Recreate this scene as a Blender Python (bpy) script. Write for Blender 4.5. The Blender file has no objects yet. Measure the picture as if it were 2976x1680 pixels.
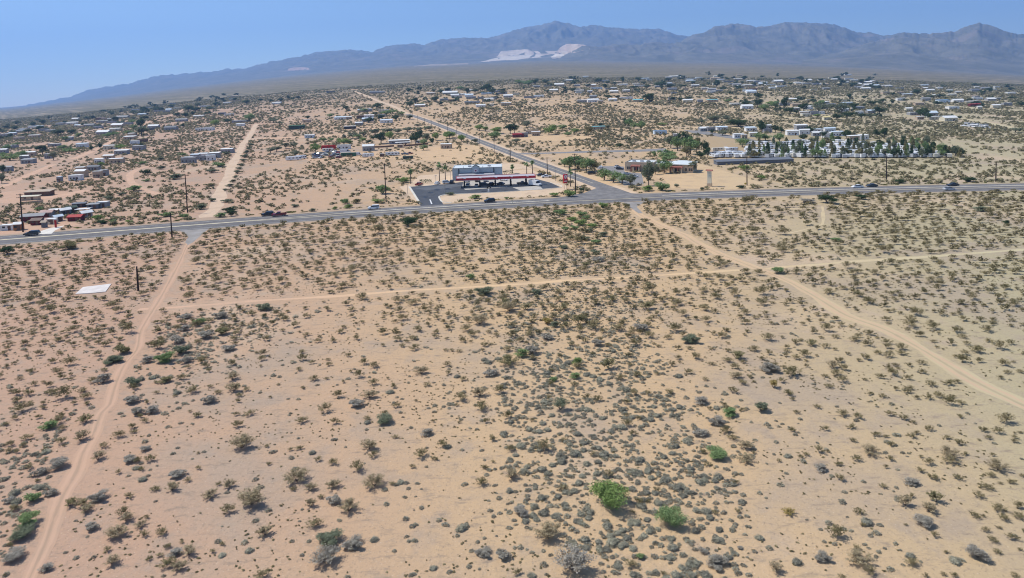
import bpy, math, random
import numpy as np
from mathutils import Matrix, Vector

random.seed(7)
RNG = np.random.default_rng(11)
scn = bpy.context.scene
R = math.radians

# ------------------------------------------------------------------ camera
FPX, CX, PY0 = 1733.0, 1488.0, 372.0          # focal length and principal point in photo pixels (2976 x 1680)
CAM_H, PITCH, ROLL = 47.0, 3.5, 1.7
cd = bpy.data.cameras.new('camera')
cam = bpy.data.objects.new('camera', cd)
scn.collection.objects.link(cam)
cd.sensor_width = 36.0
cd.lens = 36.0 * FPX / 2976.0
cd.shift_y = -(840.0 - PY0) / 2976.0
cd.clip_start = 0.5
cd.clip_end = 60000.0
CAM_R = Matrix.Rotation(R(90 - PITCH), 4, 'X') @ Matrix.Rotation(R(-ROLL), 4, 'Z')
cam.matrix_world = Matrix.Translation((0, 0, CAM_H)) @ CAM_R
scn.camera = cam
MR = np.array(CAM_R.to_3x3())

# ------------------------------------------------------------------ light
SUN_EL, SUN_AZ = 56.0, -72.0                   # azimuth clockwise from +Y
w = bpy.data.worlds.new('World')
scn.world = w
w.use_nodes = True
nt = w.node_tree
bg = nt.nodes['Background']
sky = nt.nodes.new('ShaderNodeTexSky')
sky.sky_type = 'NISHITA'
sky.sun_disc = False
sky.sun_elevation = R(SUN_EL)
sky.sun_rotation = R(SUN_AZ)
sky.altitude = 900
sky.air_density = 1.0
sky.dust_density = 0.1
sky.ozone_density = 4.0
nt.links.new(sky.outputs[0], bg.inputs[0])
bg.inputs[1].default_value = 0.115
sd = bpy.data.lights.new('sun', 'SUN')
sd.energy = 4.3
sd.angle = R(0.55)
sd.color = (1.0, 0.965, 0.90)
sun = bpy.data.objects.new('sun', sd)
scn.collection.objects.link(sun)
az = R(SUN_AZ)
sdir = Vector((math.sin(az) * math.cos(R(SUN_EL)), math.cos(az) * math.cos(R(SUN_EL)), math.sin(R(SUN_EL))))
sun.rotation_euler = sdir.to_track_quat('Z', 'Y').to_euler()
sun.location = (0, 0, 300)
scn.view_settings.view_transform = 'Standard'
scn.view_settings.look = 'None'
scn.view_settings.exposure = 0.2
scn.view_settings.gamma = 1.0
scn.cycles.max_bounces = 6
scn.cycles.diffuse_bounces = 2
scn.cycles.volume_bounces = 1
scn.cycles.use_denoising = True
scn.cycles.filter_width = 1.1

# ------------------------------------------------------------------ projection and terrain
def pix_dir(px, py):
    px = np.asarray(px, float); py = np.asarray(py, float)
    d = np.stack([(px - CX) / FPX, -(py - PY0) / FPX, -np.ones_like(px)], -1)
    return d @ MR.T

def to_pix(x, y, z):
    v = np.stack([np.asarray(x, float), np.asarray(y, float), np.asarray(z, float) - CAM_H], -1) @ MR
    dz = np.maximum(-v[..., 2], 1e-3)
    return CX + FPX * v[..., 0] / dz, PY0 - FPX * v[..., 1] / dz, dz

FARB = [(0, 319), (291, 286), (582, 249), (873, 217), (1165, 192), (1500, 180), (1583, 175), (1828, 177), (2134, 181), (2440, 190), (2685, 202), (2976, 218), (3200, 232)]
def y_foot(u):
    return np.interp(u, [-0.9, 0.2, 0.55, 0.9], [9500, 9000, 7000, 5600])
Y0, WR = 350.0, 400.0
_u, _s = [], []
for (px, py) in FARB:
    d = pix_dir(px, py)
    uu = d[0] / d[1]
    yb = float(y_foot(uu))
    _u.append(uu)
    _s.append((CAM_H + d[2] / d[1] * yb) / (yb - Y0 - WR / 2))
_u = np.array(_u); _s = np.array(_s)
_uf = np.linspace(-1.6, 1.6, 400)
_sf = np.interp(_uf, _u, _s)
_k = np.hanning(25); _k /= _k.sum()
_sf = np.convolve(np.pad(_sf, 12, 'edge'), _k, 'valid')

def ground(x, y):
    x = np.asarray(x, float); y = np.asarray(y, float)
    t = np.maximum(0, y - Y0)
    g = np.where(t < WR, t * t / (2 * WR), t - WR / 2)
    u = x / np.maximum(y, 50)
    return np.interp(u, _uf, _sf) * g

def G(px, py):
    """photo pixel -> point on the ground"""
    d = pix_dir(px, py)
    dx = d[0] / d[1]; dz = d[2] / d[1]
    ys = np.geomspace(30, 13000, 1500)
    h = CAM_H + dz * ys - ground(dx * ys, ys)
    k = np.argmax(h < 0)
    if not (h < 0).any():
        yy = 9000.0
    else:
        a, b = ys[max(k - 1, 0)], ys[k]
        for _ in range(30):
            m = (a + b) / 2
            if CAM_H + dz * m - float(ground(dx * m, m)) < 0: b = m
            else: a = m
        yy = (a + b) / 2
    return (dx * yy, yy, float(ground(dx * yy, yy)))

def mpp(p):                                   # metres per photo pixel at a point
    return to_pix(p[0], p[1], p[2])[2] / FPX

def fade(t): return t * t * (3 - 2 * t)
_perm = np.random.default_rng(5).random((256, 256))
def vnoise(x, y):
    xi = np.floor(x).astype(int); yi = np.floor(y).astype(int)
    fx = fade(x - xi); fy = fade(y - yi)
    a = _perm[xi & 255, yi & 255]; b = _perm[(xi + 1) & 255, yi & 255]
    c = _perm[xi & 255, (yi + 1) & 255]; e = _perm[(xi + 1) & 255, (yi + 1) & 255]
    return (a * (1 - fx) + b * fx) * (1 - fy) + (c * (1 - fx) + e * fx) * fy
def fbm(x, y, o=4):
    s = 0; a = 1; t = 0
    for k in range(o):
        s = s + a * vnoise(x * 2 ** k + 17 * k, y * 2 ** k + 31 * k); t += a; a *= .5
    return s / t
def ridged(x, y, o=5):
    s = 0; a = 1; t = 0
    for k in range(o):
        s = s + a * (1 - abs(2 * vnoise(x * 2 ** k + 13 * k, y * 2 ** k + 7 * k) - 1)); t += a; a *= .5
    return s / t

# ------------------------------------------------------------------ materials
def new_mat(name):
    m = bpy.data.materials.new(name); m.use_nodes = True
    return m, m.node_tree, m.node_tree.nodes['Principled BSDF']
MATS = {}
def mat(name, col, rough=0.8, var=0.12, scale=1.5, metal=0.0, spec=0.3):
    if name in MATS: return MATS[name]
    m, t, b = new_mat(name)
    n = t.nodes.new('ShaderNodeTexNoise'); n.inputs['Scale'].default_value = scale; n.inputs['Detail'].default_value = 5
    tc = t.nodes.new('ShaderNodeTexCoord')
    t.links.new(tc.outputs['Object'], n.inputs['Vector'])
    mp = t.nodes.new('ShaderNodeMapRange')
    mp.inputs['From Min'].default_value = .3; mp.inputs['From Max'].default_value = .7
    mp.inputs['To Min'].default_value = 1 - var; mp.inputs['To Max'].default_value = 1 + var
    t.links.new(n.outputs['Fac'], mp.inputs['Value'])
    mx = t.nodes.new('ShaderNodeVectorMath'); mx.operation = 'SCALE'
    mx.inputs[0].default_value = col[:3]
    t.links.new(mp.outputs[0], mx.inputs['Scale'])
    t.links.new(mx.outputs[0], b.inputs['Base Color'])
    b.inputs['Roughness'].default_value = rough
    b.inputs['Metallic'].default_value = metal
    b.inputs['Specular IOR Level'].default_value = spec
    MATS[name] = m
    return m

def leaf_mat(name, col, col2, mode):
    """mode 'object': tint from the object's random number; 'attr': tint from the face attribute"""
    if name in MATS: return MATS[name]
    m, t, b = new_mat(name)
    mix = t.nodes.new('ShaderNodeMix'); mix.data_type = 'RGBA'
    mix.inputs['A'].default_value = (*col, 1); mix.inputs['B'].default_value = (*col2, 1)
    if mode == 'object':
        oi = t.nodes.new('ShaderNodeObjectInfo')
        t.links.new(oi.outputs['Random'], mix.inputs['Factor'])
    else:
        at = t.nodes.new('ShaderNodeAttribute'); at.attribute_name = 'tint'
        t.links.new(at.outputs['Fac'], mix.inputs['Factor'])
    g = t.nodes.new('ShaderNodeNewGeometry')
    n = t.nodes.new('ShaderNodeTexNoise'); n.inputs['Scale'].default_value = 2.2; n.inputs['Detail'].default_value = 3
    t.links.new(g.outputs['Position'], n.inputs['Vector'])
    mp = t.nodes.new('ShaderNodeMapRange'); mp.inputs['From Min'].default_value = .3; mp.inputs['From Max'].default_value = .7
    mp.inputs['To Min'].default_value = .7; mp.inputs['To Max'].default_value = 1.35
    t.links.new(n.outputs['Fac'], mp.inputs['Value'])
    sc = t.nodes.new('ShaderNodeVectorMath'); sc.operation = 'SCALE'
    t.links.new(mix.outputs['Result'], sc.inputs[0]); t.links.new(mp.outputs[0], sc.inputs['Scale'])
    t.nodes.remove(b)
    df = t.nodes.new('ShaderNodeBsdfDiffuse'); tl = t.nodes.new('ShaderNodeBsdfTranslucent'); ms = t.nodes.new('ShaderNodeMixShader')
    ms.inputs[0].default_value = .3
    t.links.new(sc.outputs[0], df.inputs[0]); t.links.new(sc.outputs[0], tl.inputs[0])
    t.links.new(df.outputs[0], ms.inputs[1]); t.links.new(tl.outputs[0], ms.inputs[2])
    t.links.new(ms.outputs[0], t.nodes['Material Output'].inputs['Surface'])
    MATS[name] = m
    return m

def mathn(t, op, a, b=None, c=None):
    n = t.nodes.new('ShaderNodeMath'); n.operation = op
    for i, v in enumerate((a, b, c)):
        if v is None: continue
        if isinstance(v, (int, float)): n.inputs[i].default_value = v
        else: t.links.new(v, n.inputs[i])
    return n.outputs[0]
def noisen(t, vec, scale, detail=4, rough=.55):
    n = t.nodes.new('ShaderNodeTexNoise'); n.inputs['Scale'].default_value = scale
    n.inputs['Detail'].default_value = detail; n.inputs['Roughness'].default_value = rough
    t.links.new(vec, n.inputs['Vector'])
    return n.outputs['Fac']
def ramp(t, v, a, b, lo=0., hi=1.):
    n = t.nodes.new('ShaderNodeMapRange'); n.interpolation_type = 'SMOOTHSTEP'
    n.inputs['From Min'].default_value = a; n.inputs['From Max'].default_value = b
    n.inputs['To Min'].default_value = lo; n.inputs['To Max'].default_value = hi
    t.links.new(v, n.inputs['Value'])
    return n.outputs[0]
def mixc(t, f, a, b):
    n = t.nodes.new('ShaderNodeMix'); n.data_type = 'RGBA'
    if isinstance(f, (int, float)): n.inputs['Factor'].default_value = f
    else: t.links.new(f, n.inputs['Factor'])
    for k, v in (('A', a), ('B', b)):
        if isinstance(v, tuple): n.inputs[k].default_value = (*v, 1)
        else: t.links.new(v, n.inputs[k])
    return n.outputs['Result']

SAND_PINK = (0.480, 0.308, 0.208)
SAND_YEL = (0.540, 0.373, 0.214)
SAND_GRN = (0.425, 0.362, 0.222)
def sand_base(t, pos, lift=1.0):  # pink-to-green drift across the view: camera colour vignetting put into the sand
    sep = t.nodes.new('ShaderNodeSeparateXYZ'); t.links.new(pos, sep.inputs[0])
    x, y = sep.outputs[0], sep.outputs[1]
    big = noisen(t, pos, .006, 3)
    xx = mathn(t, 'ADD', x, mathn(t, 'MULTIPLY', mathn(t, 'SUBTRACT', big, .5), 120))
    den = mathn(t, 'ADD', mathn(t, 'MAXIMUM', y, 0), 60)
    u = mathn(t, 'DIVIDE', xx, den)
    c = mixc(t, ramp(t, u, -.5, -.02), tuple(k * lift for k in SAND_PINK), tuple(k * lift for k in SAND_YEL))
    c = mixc(t, ramp(t, u, .12, .6), c, tuple(k * lift for k in SAND_GRN))
    return c, x, y

def ground_material():
    m, t, b = new_mat('desert_ground')
    g = t.nodes.new('ShaderNodeNewGeometry'); pos = g.outputs['Position']
    c, x, y = sand_base(t, pos)
    # mottled crust and pale washes
    n1 = noisen(t, pos, .035, 6, .6)
    c = mixc(t, ramp(t, n1, .48, .64, 0, .6), c, (.385, .30, .225))
    c = mixc(t, ramp(t, noisen(t, pos, .16, 6, .68), .5, .68, 0, .55), c, (.37, .29, .22))
    n2 = noisen(t, pos, .02, 5, .6)
    c = mixc(t, ramp(t, n2, .52, .7, 0, .6), c, (.60, .44, .30))
    # streaks of darker litter
    mp = t.nodes.new('ShaderNodeMapping'); mp.inputs['Scale'].default_value = (.35, 1.1, 1)
    t.links.new(pos, mp.inputs['Vector'])
    n3 = noisen(t, mp.outputs[0], .9, 6, .7)
    c = mixc(t, ramp(t, n3, .52, .70, 0, .75), c, (.27, .21, .155))
    n4 = noisen(t, pos, 3.0, 4, .7)
    c = mixc(t, ramp(t, n4, .56, .68, 0, .65), c, (.22, .17, .12))
    c = mixc(t, ramp(t, noisen(t, pos, 1.1, 5, .75), .54, .66, 0, .4), c, (.3, .235, .17))
    c = mixc(t, ramp(t, noisen(t, pos, 5.5, 2, .6), .64, .70, 0, .5), c, (.72, .6, .45))
    # far plain: closed low scrub with pale openings
    far = ramp(t, y, 900, 2100)
    mp2 = t.nodes.new('ShaderNodeMapping'); mp2.inputs['Scale'].default_value = (.0016, .0011, 1)
    t.links.new(pos, mp2.inputs['Vector'])
    nf = noisen(t, mp2.outputs[0], 1.0, 8, .62)
    scrub = mixc(t, ramp(t, nf, .46, .66), (.175, .152, .096), (.36, .285, .20))
    fine = noisen(t, pos, .03, 5, .75)
    scrub = mixc(t, ramp(t, fine, .45, .62, 0, .7), scrub, (.085, .082, .05))
    c = mixc(t, far, c, scrub)
    t.links.new(c, b.inputs['Base Color'])
    b.inputs['Roughness'].default_value = .95
    b.inputs['Specular IOR Level'].default_value = .1
    bp = t.nodes.new('ShaderNodeBump'); bp.inputs['Strength'].default_value = .8; bp.inputs['Distance'].default_value = .2
    t.links.new(noisen(t, pos, 1.2, 6, .7), bp.inputs['Height'])
    t.links.new(bp.outputs[0], b.inputs['Normal'])
    return m

def dirt_material(name, lift=1.0, over=None, tracks=False):
    if name in MATS: return MATS[name]
    m, t, b = new_mat(name)
    g = t.nodes.new('ShaderNodeNewGeometry'); pos = g.outputs['Position']
    c, x, y = sand_base(t, pos, lift)
    if over: c = mixc(t, .75, c, over)
    c = mixc(t, ramp(t, noisen(t, pos, .12, 6, .65), .45, .72, 0, .5), c, (.40, .29, .2))
    c = mixc(t, ramp(t, noisen(t, pos, 1.5, 5, .7), .58, .72, 0, .4), c, (.27, .2, .14))
    if tracks:
        at = t.nodes.new('ShaderNodeAttribute'); at.attribute_name = 'across'
        a = mathn(t, 'ABSOLUTE', mathn(t, 'SUBTRACT', mathn(t, 'ABSOLUTE', at.outputs['Fac']), .48))
        wob = mathn(t, 'MULTIPLY', mathn(t, 'SUBTRACT', noisen(t, pos, .5, 3), .5), .35)
        rut = ramp(t, mathn(t, 'ADD', a, wob), .08, .26, .55, 0)
        c = mixc(t, rut, c, tuple(k * 1.2 for k in SAND_PINK))
        mid = ramp(t, mathn(t, 'ADD', mathn(t, 'ABSOLUTE', at.outputs['Fac']), wob), .05, .22, .4, 0)
        c = mixc(t, mid, c, (.3, .22, .15))
    t.links.new(c, b.inputs['Base Color'])
    b.inputs['Roughness'].default_value = .95; b.inputs['Specular IOR Level'].default_value = .1
    MATS[name] = m
    return m

def asphalt(name, col, worn):
    if name in MATS: return MATS[name]
    m, t, b = new_mat(name)
    g = t.nodes.new('ShaderNodeNewGeometry'); pos = g.outputs['Position']
    c = mixc(t, ramp(t, noisen(t, pos, .25, 6, .65), .35, .7), col, worn)
    at = t.nodes.new('ShaderNodeAttribute'); at.attribute_name = 'across'
    band = mathn(t, 'ABSOLUTE', mathn(t, 'SINE', mathn(t, 'MULTIPLY', at.outputs['Fac'], 9.0)))
    c = mixc(t, ramp(t, band, .6, 1, 0, .35), c, tuple(k * .72 for k in col))
    c = mixc(t, ramp(t, noisen(t, pos, 2.5, 4, .7), .55, .7, 0, .3), c, tuple(k * .6 for k in col))
    t.links.new(c, b.inputs['Base Color'])
    b.inputs['Roughness'].default_value = .85; b.inputs['Specular IOR Level'].default_value = .25
    MATS[name] = m
    return m

def rock_material():
    m, t, b = new_mat('mountain_rock')
    g = t.nodes.new('ShaderNodeNewGeometry'); pos = g.outputs['Position']
    c = mixc(t, ramp(t, noisen(t, pos, .004, 8, .65), .35, .7), (.125, .12, .092), (.205, .185, .14))
    c = mixc(t, ramp(t, noisen(t, pos, .012, 6, .7), .5, .7, 0, .4), c, (.08, .085, .065))
    c = mixc(t, ramp(t, noisen(t, pos, .0018, 5, .6), .56, .66, 0, .35), c, (.30, .23, .2))
    t.links.new(c, b.inputs['Base Color'])
    b.inputs['Roughness'].default_value = .95; b.inputs['Specular IOR Level'].default_value = .1
    return m

# ------------------------------------------------------------------ mesh helpers
def link(o, parent=None):
    scn.collection.objects.link(o)
    if parent is not None: o.parent = parent
    return o
def mesh_np(name, V, F, mats, midx=None, attrs=None, smooth=False):
    """V (n,3); F list of (k,4)/(k,3) arrays"""
    V = np.asarray(V, np.float32)
    Fs = F if isinstance(F, list) else [F]
    Fs = [np.asarray(f, np.int32) for f in Fs if len(f)]
    loops = np.concatenate([f.ravel() for f in Fs])
    sizes = np.concatenate([np.full(len(f), f.shape[1], np.int32) for f in Fs])
    me = bpy.data.meshes.new(name)
    me.vertices.add(len(V)); me.vertices.foreach_set('co', V.ravel())
    me.loops.add(len(loops)); me.loops.foreach_set('vertex_index', loops)
    me.polygons.add(len(sizes))
    st = np.zeros(len(sizes), np.int32); st[1:] = np.cumsum(sizes)[:-1]
    me.polygons.foreach_set('loop_start', st)
    try: me.polygons.foreach_set('loop_total', sizes)
    except Exception: pass
    if not isinstance(mats, (list, tuple)): mats = [mats]
    for mm in mats: me.materials.append(mm)
    if midx is not None: me.polygons.foreach_set('material_index', np.asarray(midx, np.int32))
    if smooth: me.polygons.foreach_set('use_smooth', np.ones(len(sizes), bool))
    for (an, dom, val) in (attrs or []):
        a = me.attributes.new(an, 'FLOAT', dom); a.data.foreach_set('value', np.asarray(val, np.float32))
    me.update(calc_edges=True)
    return me
def obj_me(name, me, parent=None):
    return link(bpy.data.objects.new(name, me), parent)
def tag(o, label=None, cat=None, group=None, kind=None):
    if label: o['label'] = label
    if cat: o['category'] = cat
    if group: o['group'] = group
    if kind: o['kind'] = kind
    return o
def empty(name, loc, rz=0):
    o = bpy.data.objects.new(name, None); o.empty_display_size = .5
    o.location = loc; o.rotation_euler = (0, 0, rz)
    return link(o)

class MB:
    def __init__(s): s.v = []; s.f = []; s.m = []
    def add(s, vs, fs, mi=0):
        k = len(s.v); s.v += [tuple(p) for p in vs]
        for f in fs: s.f.append(tuple(i + k for i in f)); s.m.append(mi)
        return s
    def box(s, x0, x1, y0, y1, z0, z1, mi=0):
        return s.add([(x0, y0, z0), (x1, y0, z0), (x1, y1, z0), (x0, y1, z0), (x0, y0, z1), (x1, y0, z1), (x1, y1, z1), (x0, y1, z1)],
                     [(3, 2, 1, 0), (4, 5, 6, 7), (0, 1, 5, 4), (1, 2, 6, 5), (2, 3, 7, 6), (3, 0, 4, 7)], mi)
    def prism_y(s, prof, y0, y1, mi=0, inset=0.0, zi=None):
        """polygon prof [(x,z)] extruded along y; vertices above zi pulled in by inset"""
        n = len(prof)
        def yy(z, y, sg): return y + (sg * inset if (zi is not None and z > zi) else 0)
        a = [(x, yy(z, y0, 1), z) for x, z in prof]; b = [(x, yy(z, y1, -1), z) for x, z in prof]
        fs = [tuple(range(n)), tuple(range(2 * n - 1, n - 1, -1))]
        fs += [(i, i + n, (i + 1) % n + n, (i + 1) % n) for i in range(n)]
        return s.add(a + b, fs, mi)
    def prism_x(s, prof, x0, x1, mi=0):
        """polygon prof [(y,z)] extruded along x"""
        n = len(prof)
        fs = [tuple(range(n - 1, -1, -1)), tuple(range(n, 2 * n))]
        fs += [(i, (i + 1) % n, (i + 1) % n + n, i + n) for i in range(n)]
        return s.add([(x0, y, z) for y, z in prof] + [(x1, y, z) for y, z in prof], fs, mi)
    def tube(s, a, b, r0, r1, n=6, mi=0):
        a = Vector(a); b = Vector(b); d = (b - a).normalized()
        q = d.to_track_quat('Z', 'Y')
        vs = []
        for (c, r) in ((a, r0), (b, r1)):
            for i in range(n):
                p = q @ Vector((math.cos(i * 2 * math.pi / n) * r, math.sin(i * 2 * math.pi / n) * r, 0)) + c
                vs.append(tuple(p))
        fs = [(i, (i + 1) % n, (i + 1) % n + n, i + n) for i in range(n)] + [tuple(range(n - 1, -1, -1)), tuple(range(n, 2 * n))]
        return s.add(vs, fs, mi)
    def disc_y(s, cx, cz, r, y0, y1, n=12, mi=0):
        return s.prism_y([(cx + r * math.cos(i * 2 * math.pi / n), cz + r * math.sin(i * 2 * math.pi / n)) for i in range(n)], y0, y1, mi)
    def mesh(s, name, mats):
        me = bpy.data.meshes.new(name)
        me.from_pydata(s.v, [], s.f)
        if not isinstance(mats, (list, tuple)): mats = [mats]
        for m in mats: me.materials.append(m)
        if len(mats) > 1: me.polygons.foreach_set('material_index', s.m)
        me.update()
        return me
    def build(s, name, mats, parent=None): return obj_me(name, s.mesh(name, mats), parent)

# ------------------------------------------------------------------ the ground sheet
ys = np.concatenate([[-3000, -900, -300, -100, -30], np.arange(0, 350, 20), np.arange(350, 1100, 15), np.geomspace(1100, 16000, 130)])
us = np.concatenate([np.linspace(-3.5, -1.2, 8)[:-1], np.linspace(-1.2, 1.2, 120), np.linspace(1.2, 3.5, 8)[1:]])
UU, YY = np.meshgrid(us, ys)
XX = UU * (np.maximum(YY, 0) + 160)
ZZ = ground(XX, YY)
nx, ny = len(us), len(ys)
idx = np.arange(nx * ny).reshape(ny, nx)
F = np.stack([idx[:-1, :-1].ravel(), idx[:-1, 1:].ravel(), idx[1:, 1:].ravel(), idx[1:, :-1].ravel()], 1)
gme = mesh_np('ground', np.stack([XX.ravel(), YY.ravel(), ZZ.ravel()], 1), F, ground_material(), smooth=True)
tag(obj_me('ground', gme), 'sandy desert plain dotted with scrub', kind='structure')

# ------------------------------------------------------------------ strips and sheets
CLEAR_LINES = []      # (points, half width) kept free of bushes
def smooth_line(pts, deg, by='x', n=120):
    P = np.array(pts)
    if by == 'x': a, b = P[:, 0], P[:, 1]
    else: a, b = P[:, 1], P[:, 0]
    c = np.polyfit(a, b, deg)
    t = np.linspace(a[0], a[-1], n)
    q = np.polyval(c, t)
    return np.stack([t, q], 1) if by == 'x' else np.stack([q, t], 1)
def resample(pts, step):
    P = np.array(pts, float)
    # Catmull-Rom
    Q = np.vstack([2 * P[0] - P[1], P, 2 * P[-1] - P[-2]])
    out = []
    for i in range(1, len(Q) - 2):
        L = np.linalg.norm(Q[i + 1] - Q[i]); n = max(2, int(L / step))
        for t in np.linspace(0, 1, n, endpoint=False):
            out.append(.5 * ((2 * Q[i]) + (-Q[i - 1] + Q[i + 1]) * t + (2 * Q[i - 1] - 5 * Q[i] + 4 * Q[i + 1] - Q[i + 2]) * t * t + (-Q[i - 1] + 3 * Q[i] - 3 * Q[i + 1] + Q[i + 2]) * t ** 3))
    out.append(P[-1])
    return np.array(out)
def strip(name, C, width, m, zo=.01, rag=0.0, off=0.0, label=None, wfun=None, clear=True, seed=0, kind='structure', thick=0, parent=None):
    C = np.asarray(C, float)
    T = np.gradient(C, axis=0); T /= np.linalg.norm(T, axis=1)[:, None] + 1e-9
    N = np.stack([-T[:, 1], T[:, 0]], 1)
    L = np.concatenate([[0], np.cumsum(np.linalg.norm(np.diff(C, axis=0), axis=1))])
    wd = np.full(len(C), width) if wfun is None else wfun(L)
    ra = (fbm(L / 7 + seed, L * 0 + 3.3 + seed, 3) - .5) * 2 * rag; rb = (fbm(L / 7 + seed + 50, L * 0 + 9.1, 3) - .5) * 2 * rag
    cols = []; ac = []
    K = 5
    for k in range(K):
        s = -1 + 2 * k / (K - 1)
        r = np.where(s > 0, ra, rb) * abs(s)
        cols.append(C + N * (off + s * wd / 2 + np.sign(s) * r)[:, None]); ac.append(np.full(len(C), s))
    V = np.stack(cols, 1).reshape(-1, 2)
    z = ground(V[:, 0], V[:, 1]) + zo + np.maximum(0, V[:, 1] - 350) * 1.2e-4
    n = len(C); I = np.arange(n * K).reshape(n, K)
    F = np.stack([I[:-1, :-1].ravel(), I[1:, :-1].ravel(), I[1:, 1:].ravel(), I[:-1, 1:].ravel()], 1)
    # make normals point up
    me = mesh_np(name, np.column_stack([V, z]), F[:, ::-1] if _up(V, F) < 0 else F, m, attrs=[('across', 'POINT', np.stack(ac, 1).ravel())])
    o = obj_me(name, me, parent)
    if parent is None: tag(o, label, kind=kind)
    if clear: CLEAR_LINES.append((C + N * off, wd.max() / 2 + (1.3 if wd.max() < 9 else .8)))
    return o
def _up(V, F):
    a = V[F[:, 1]] - V[F[:, 0]]; b = V[F[:, 2]] - V[F[:, 0]]
    return np.sum(a[:, 0] * b[:, 1] - a[:, 1] * b[:, 0])
def GL(pts): return np.array([G(*p)[:2] for p in pts])

CLEAR_POLY = []       # photo-pixel outlines of cleared ground (used through world points)
def sheet(name, poly, m, zo=.006, label=None, kind='structure', rag=0.0, clear=True, step=None, parent=None):
    W = GL(poly)
    # densify + ragged edge
    out = []
    for i in range(len(W)):
        a, b = W[i], W[(i + 1) % len(W)]
        n = max(1, int(np.linalg.norm(b - a) / (step or 4)))
        d = (b - a) / (np.linalg.norm(b - a) + 1e-9)
        for t in np.linspace(0, 1, n, endpoint=False):
            p = a + (b - a) * t
            if rag: p = p + np.array([-d[1], d[0]]) * (float(fbm(np.array(p[0] / 9), np.array(p[1] / 9), 3)) - .5) * 2 * rag
            out.append(p)
    W2 = np.array(out)
    if clear: CLEAR_POLY.append(W2)
    import bmesh
    bm = bmesh.new()
    vs = [bm.verts.new((p[0], p[1], 0)) for p in W2]
    f = bm.faces.new(vs)
    bmesh.ops.triangulate(bm, faces=[f])
    far = W2[:, 1].max() > 350
    if far:
        for _ in range(2): bmesh.ops.subdivide_edges(bm, edges=[e for e in bm.edges if e.calc_length() > 12], cuts=1, use_grid_fill=False)
        bmesh.ops.triangulate(bm, faces=bm.faces[:])
    for v in bm.verts:
        v.co.z = float(ground(v.co.x, v.co.y)) + zo + max(0, v.co.y - 350) * 1.2e-4
    bmesh.ops.recalc_face_normals(bm, faces=bm.faces[:])
    for fc in bm.faces:
        fc.normal_update()
        if fc.normal.z < 0: fc.normal_flip()
    me = bpy.data.meshes.new(name); bm.to_mesh(me); bm.free()
    me.materials.append(m)
    o = obj_me(name, me, parent)
    if parent is None: tag(o, label, kind=kind)
    return o

# ---- highway
far_e = [(-60, 693), (0, 689), (250, 672), (501, 651), (744, 631), (1066, 606), (1281, 593), (1488, 582), (1738, 569), (1953, 560), (2232, 551), (2590, 541), (2976, 533), (3040, 532)]
near_e = [(-60, 713), (0, 708), (250, 693), (501, 670), (744, 652), (1066, 631), (1281, 618), (1488, 604), (1738, 594), (1953, 583), (2232, 571), (2590, 559), (2976, 552), (3040, 551)]
A = smooth_line(GL(far_e), 4); B = smooth_line(GL(near_e), 4)
HX = np.linspace(max(A[0, 0], B[0, 0]), min(A[-1, 0], B[-1, 0]), 160)
hy = (np.interp(HX, A[:, 0], A[:, 1]) + np.interp(HX, B[:, 0], B[:, 1])) / 2
HW = np.median(np.interp(HX, A[:, 0], A[:, 1]) - np.interp(HX, B[:, 0], B[:, 1]))
HW = float(min(max(HW, 15), 19))
ext = 260
s0 = (hy[1] - hy[0]) / (HX[1] - HX[0]); s1 = (hy[-1] - hy[-2]) / (HX[-1] - HX[-2])
Q_ = np.stack([HX, hy], 1)[::6]
e0 = np.array([[Q_[0, 0] - k, Q_[0, 1] - k * s0] for k in (260, 200, 140, 90, 45)])
e1 = np.array([[Q_[-1, 0] + k, Q_[-1, 1] + k * s1] for k in (40, 80, 130, 180, 230, 280)])
HC = resample(np.vstack([e0, Q_, e1]), 4)
ASPH = asphalt('highway_asphalt', (.135, .125, .12), (.20, .185, .175))
strip('highway_shoulder', HC, HW + 5, dirt_material('gravel_shoulder', 1.0, (.36, .29, .21)), zo=.008, rag=.9, label='gravel shoulder of the highway')
hw = strip('highway', HC, HW, ASPH, zo=.016, rag=.12, label='grey asphalt highway crossing the desert')
PAINT = mat('white_road_paint', (.72, .71, .68), .7, .15, .6)
YPAINT = mat('yellow_road_paint', (.70, .60, .40), .7, .15, .6)
def road_lines(C, offs, w_, m, name, dash=None, rng=None, label=None):
    mb = MB()
    T = np.gradient(C, axis=0); T /= np.linalg.norm(T, axis=1)[:, None]
    N = np.stack([-T[:, 1], T[:, 0]], 1)
    L = np.concatenate([[0], np.cumsum(np.linalg.norm(np.diff(C, axis=0), axis=1))])
    for o in offs:
        for i in range(len(C) - 1):
            if rng and not (rng[0] <= C[i, 0] <= rng[1]): continue
            if dash and (L[i] % dash[1]) > dash[0]: continue
            of0 = o(C[i, 0]) if callable(o) else o; of1 = o(C[i + 1, 0]) if callable(o) else o
            q = [C[i] + N[i] * (of0 - w_ / 2), C[i + 1] + N[i + 1] * (of1 - w_ / 2), C[i + 1] + N[i + 1] * (of1 + w_ / 2), C[i] + N[i] * (of0 + w_ / 2)]
            mb.add([(p[0], p[1], float(ground(p[0], p[1])) + .022 + max(0, p[1] - 350) * 1.2e-4 * 1.1) for p in q], [(0, 3, 2, 1)] if N[i][1] < 0 else [(0, 1, 2, 3)])
    o = mb.build(name, m); tag(o, label, kind='structure'); return o
HCf = resample(HC[::3], 2.0)
gx = lambda px, py: G(px, py)[0]
xa, xb, xi = gx(700, 640), gx(1000, 620), gx(1800, 580)
def half(x): return 0.25 + 1.75 * float(np.clip((x - xa) / (xb - xa), 0, 1))
road_lines(HCf, [lambda x: half(x) + .9, lambda x: -half(x) + .9], .5, YPAINT, 'centre_line_marking', label='yellow lines of the highway turn lane')
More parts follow.
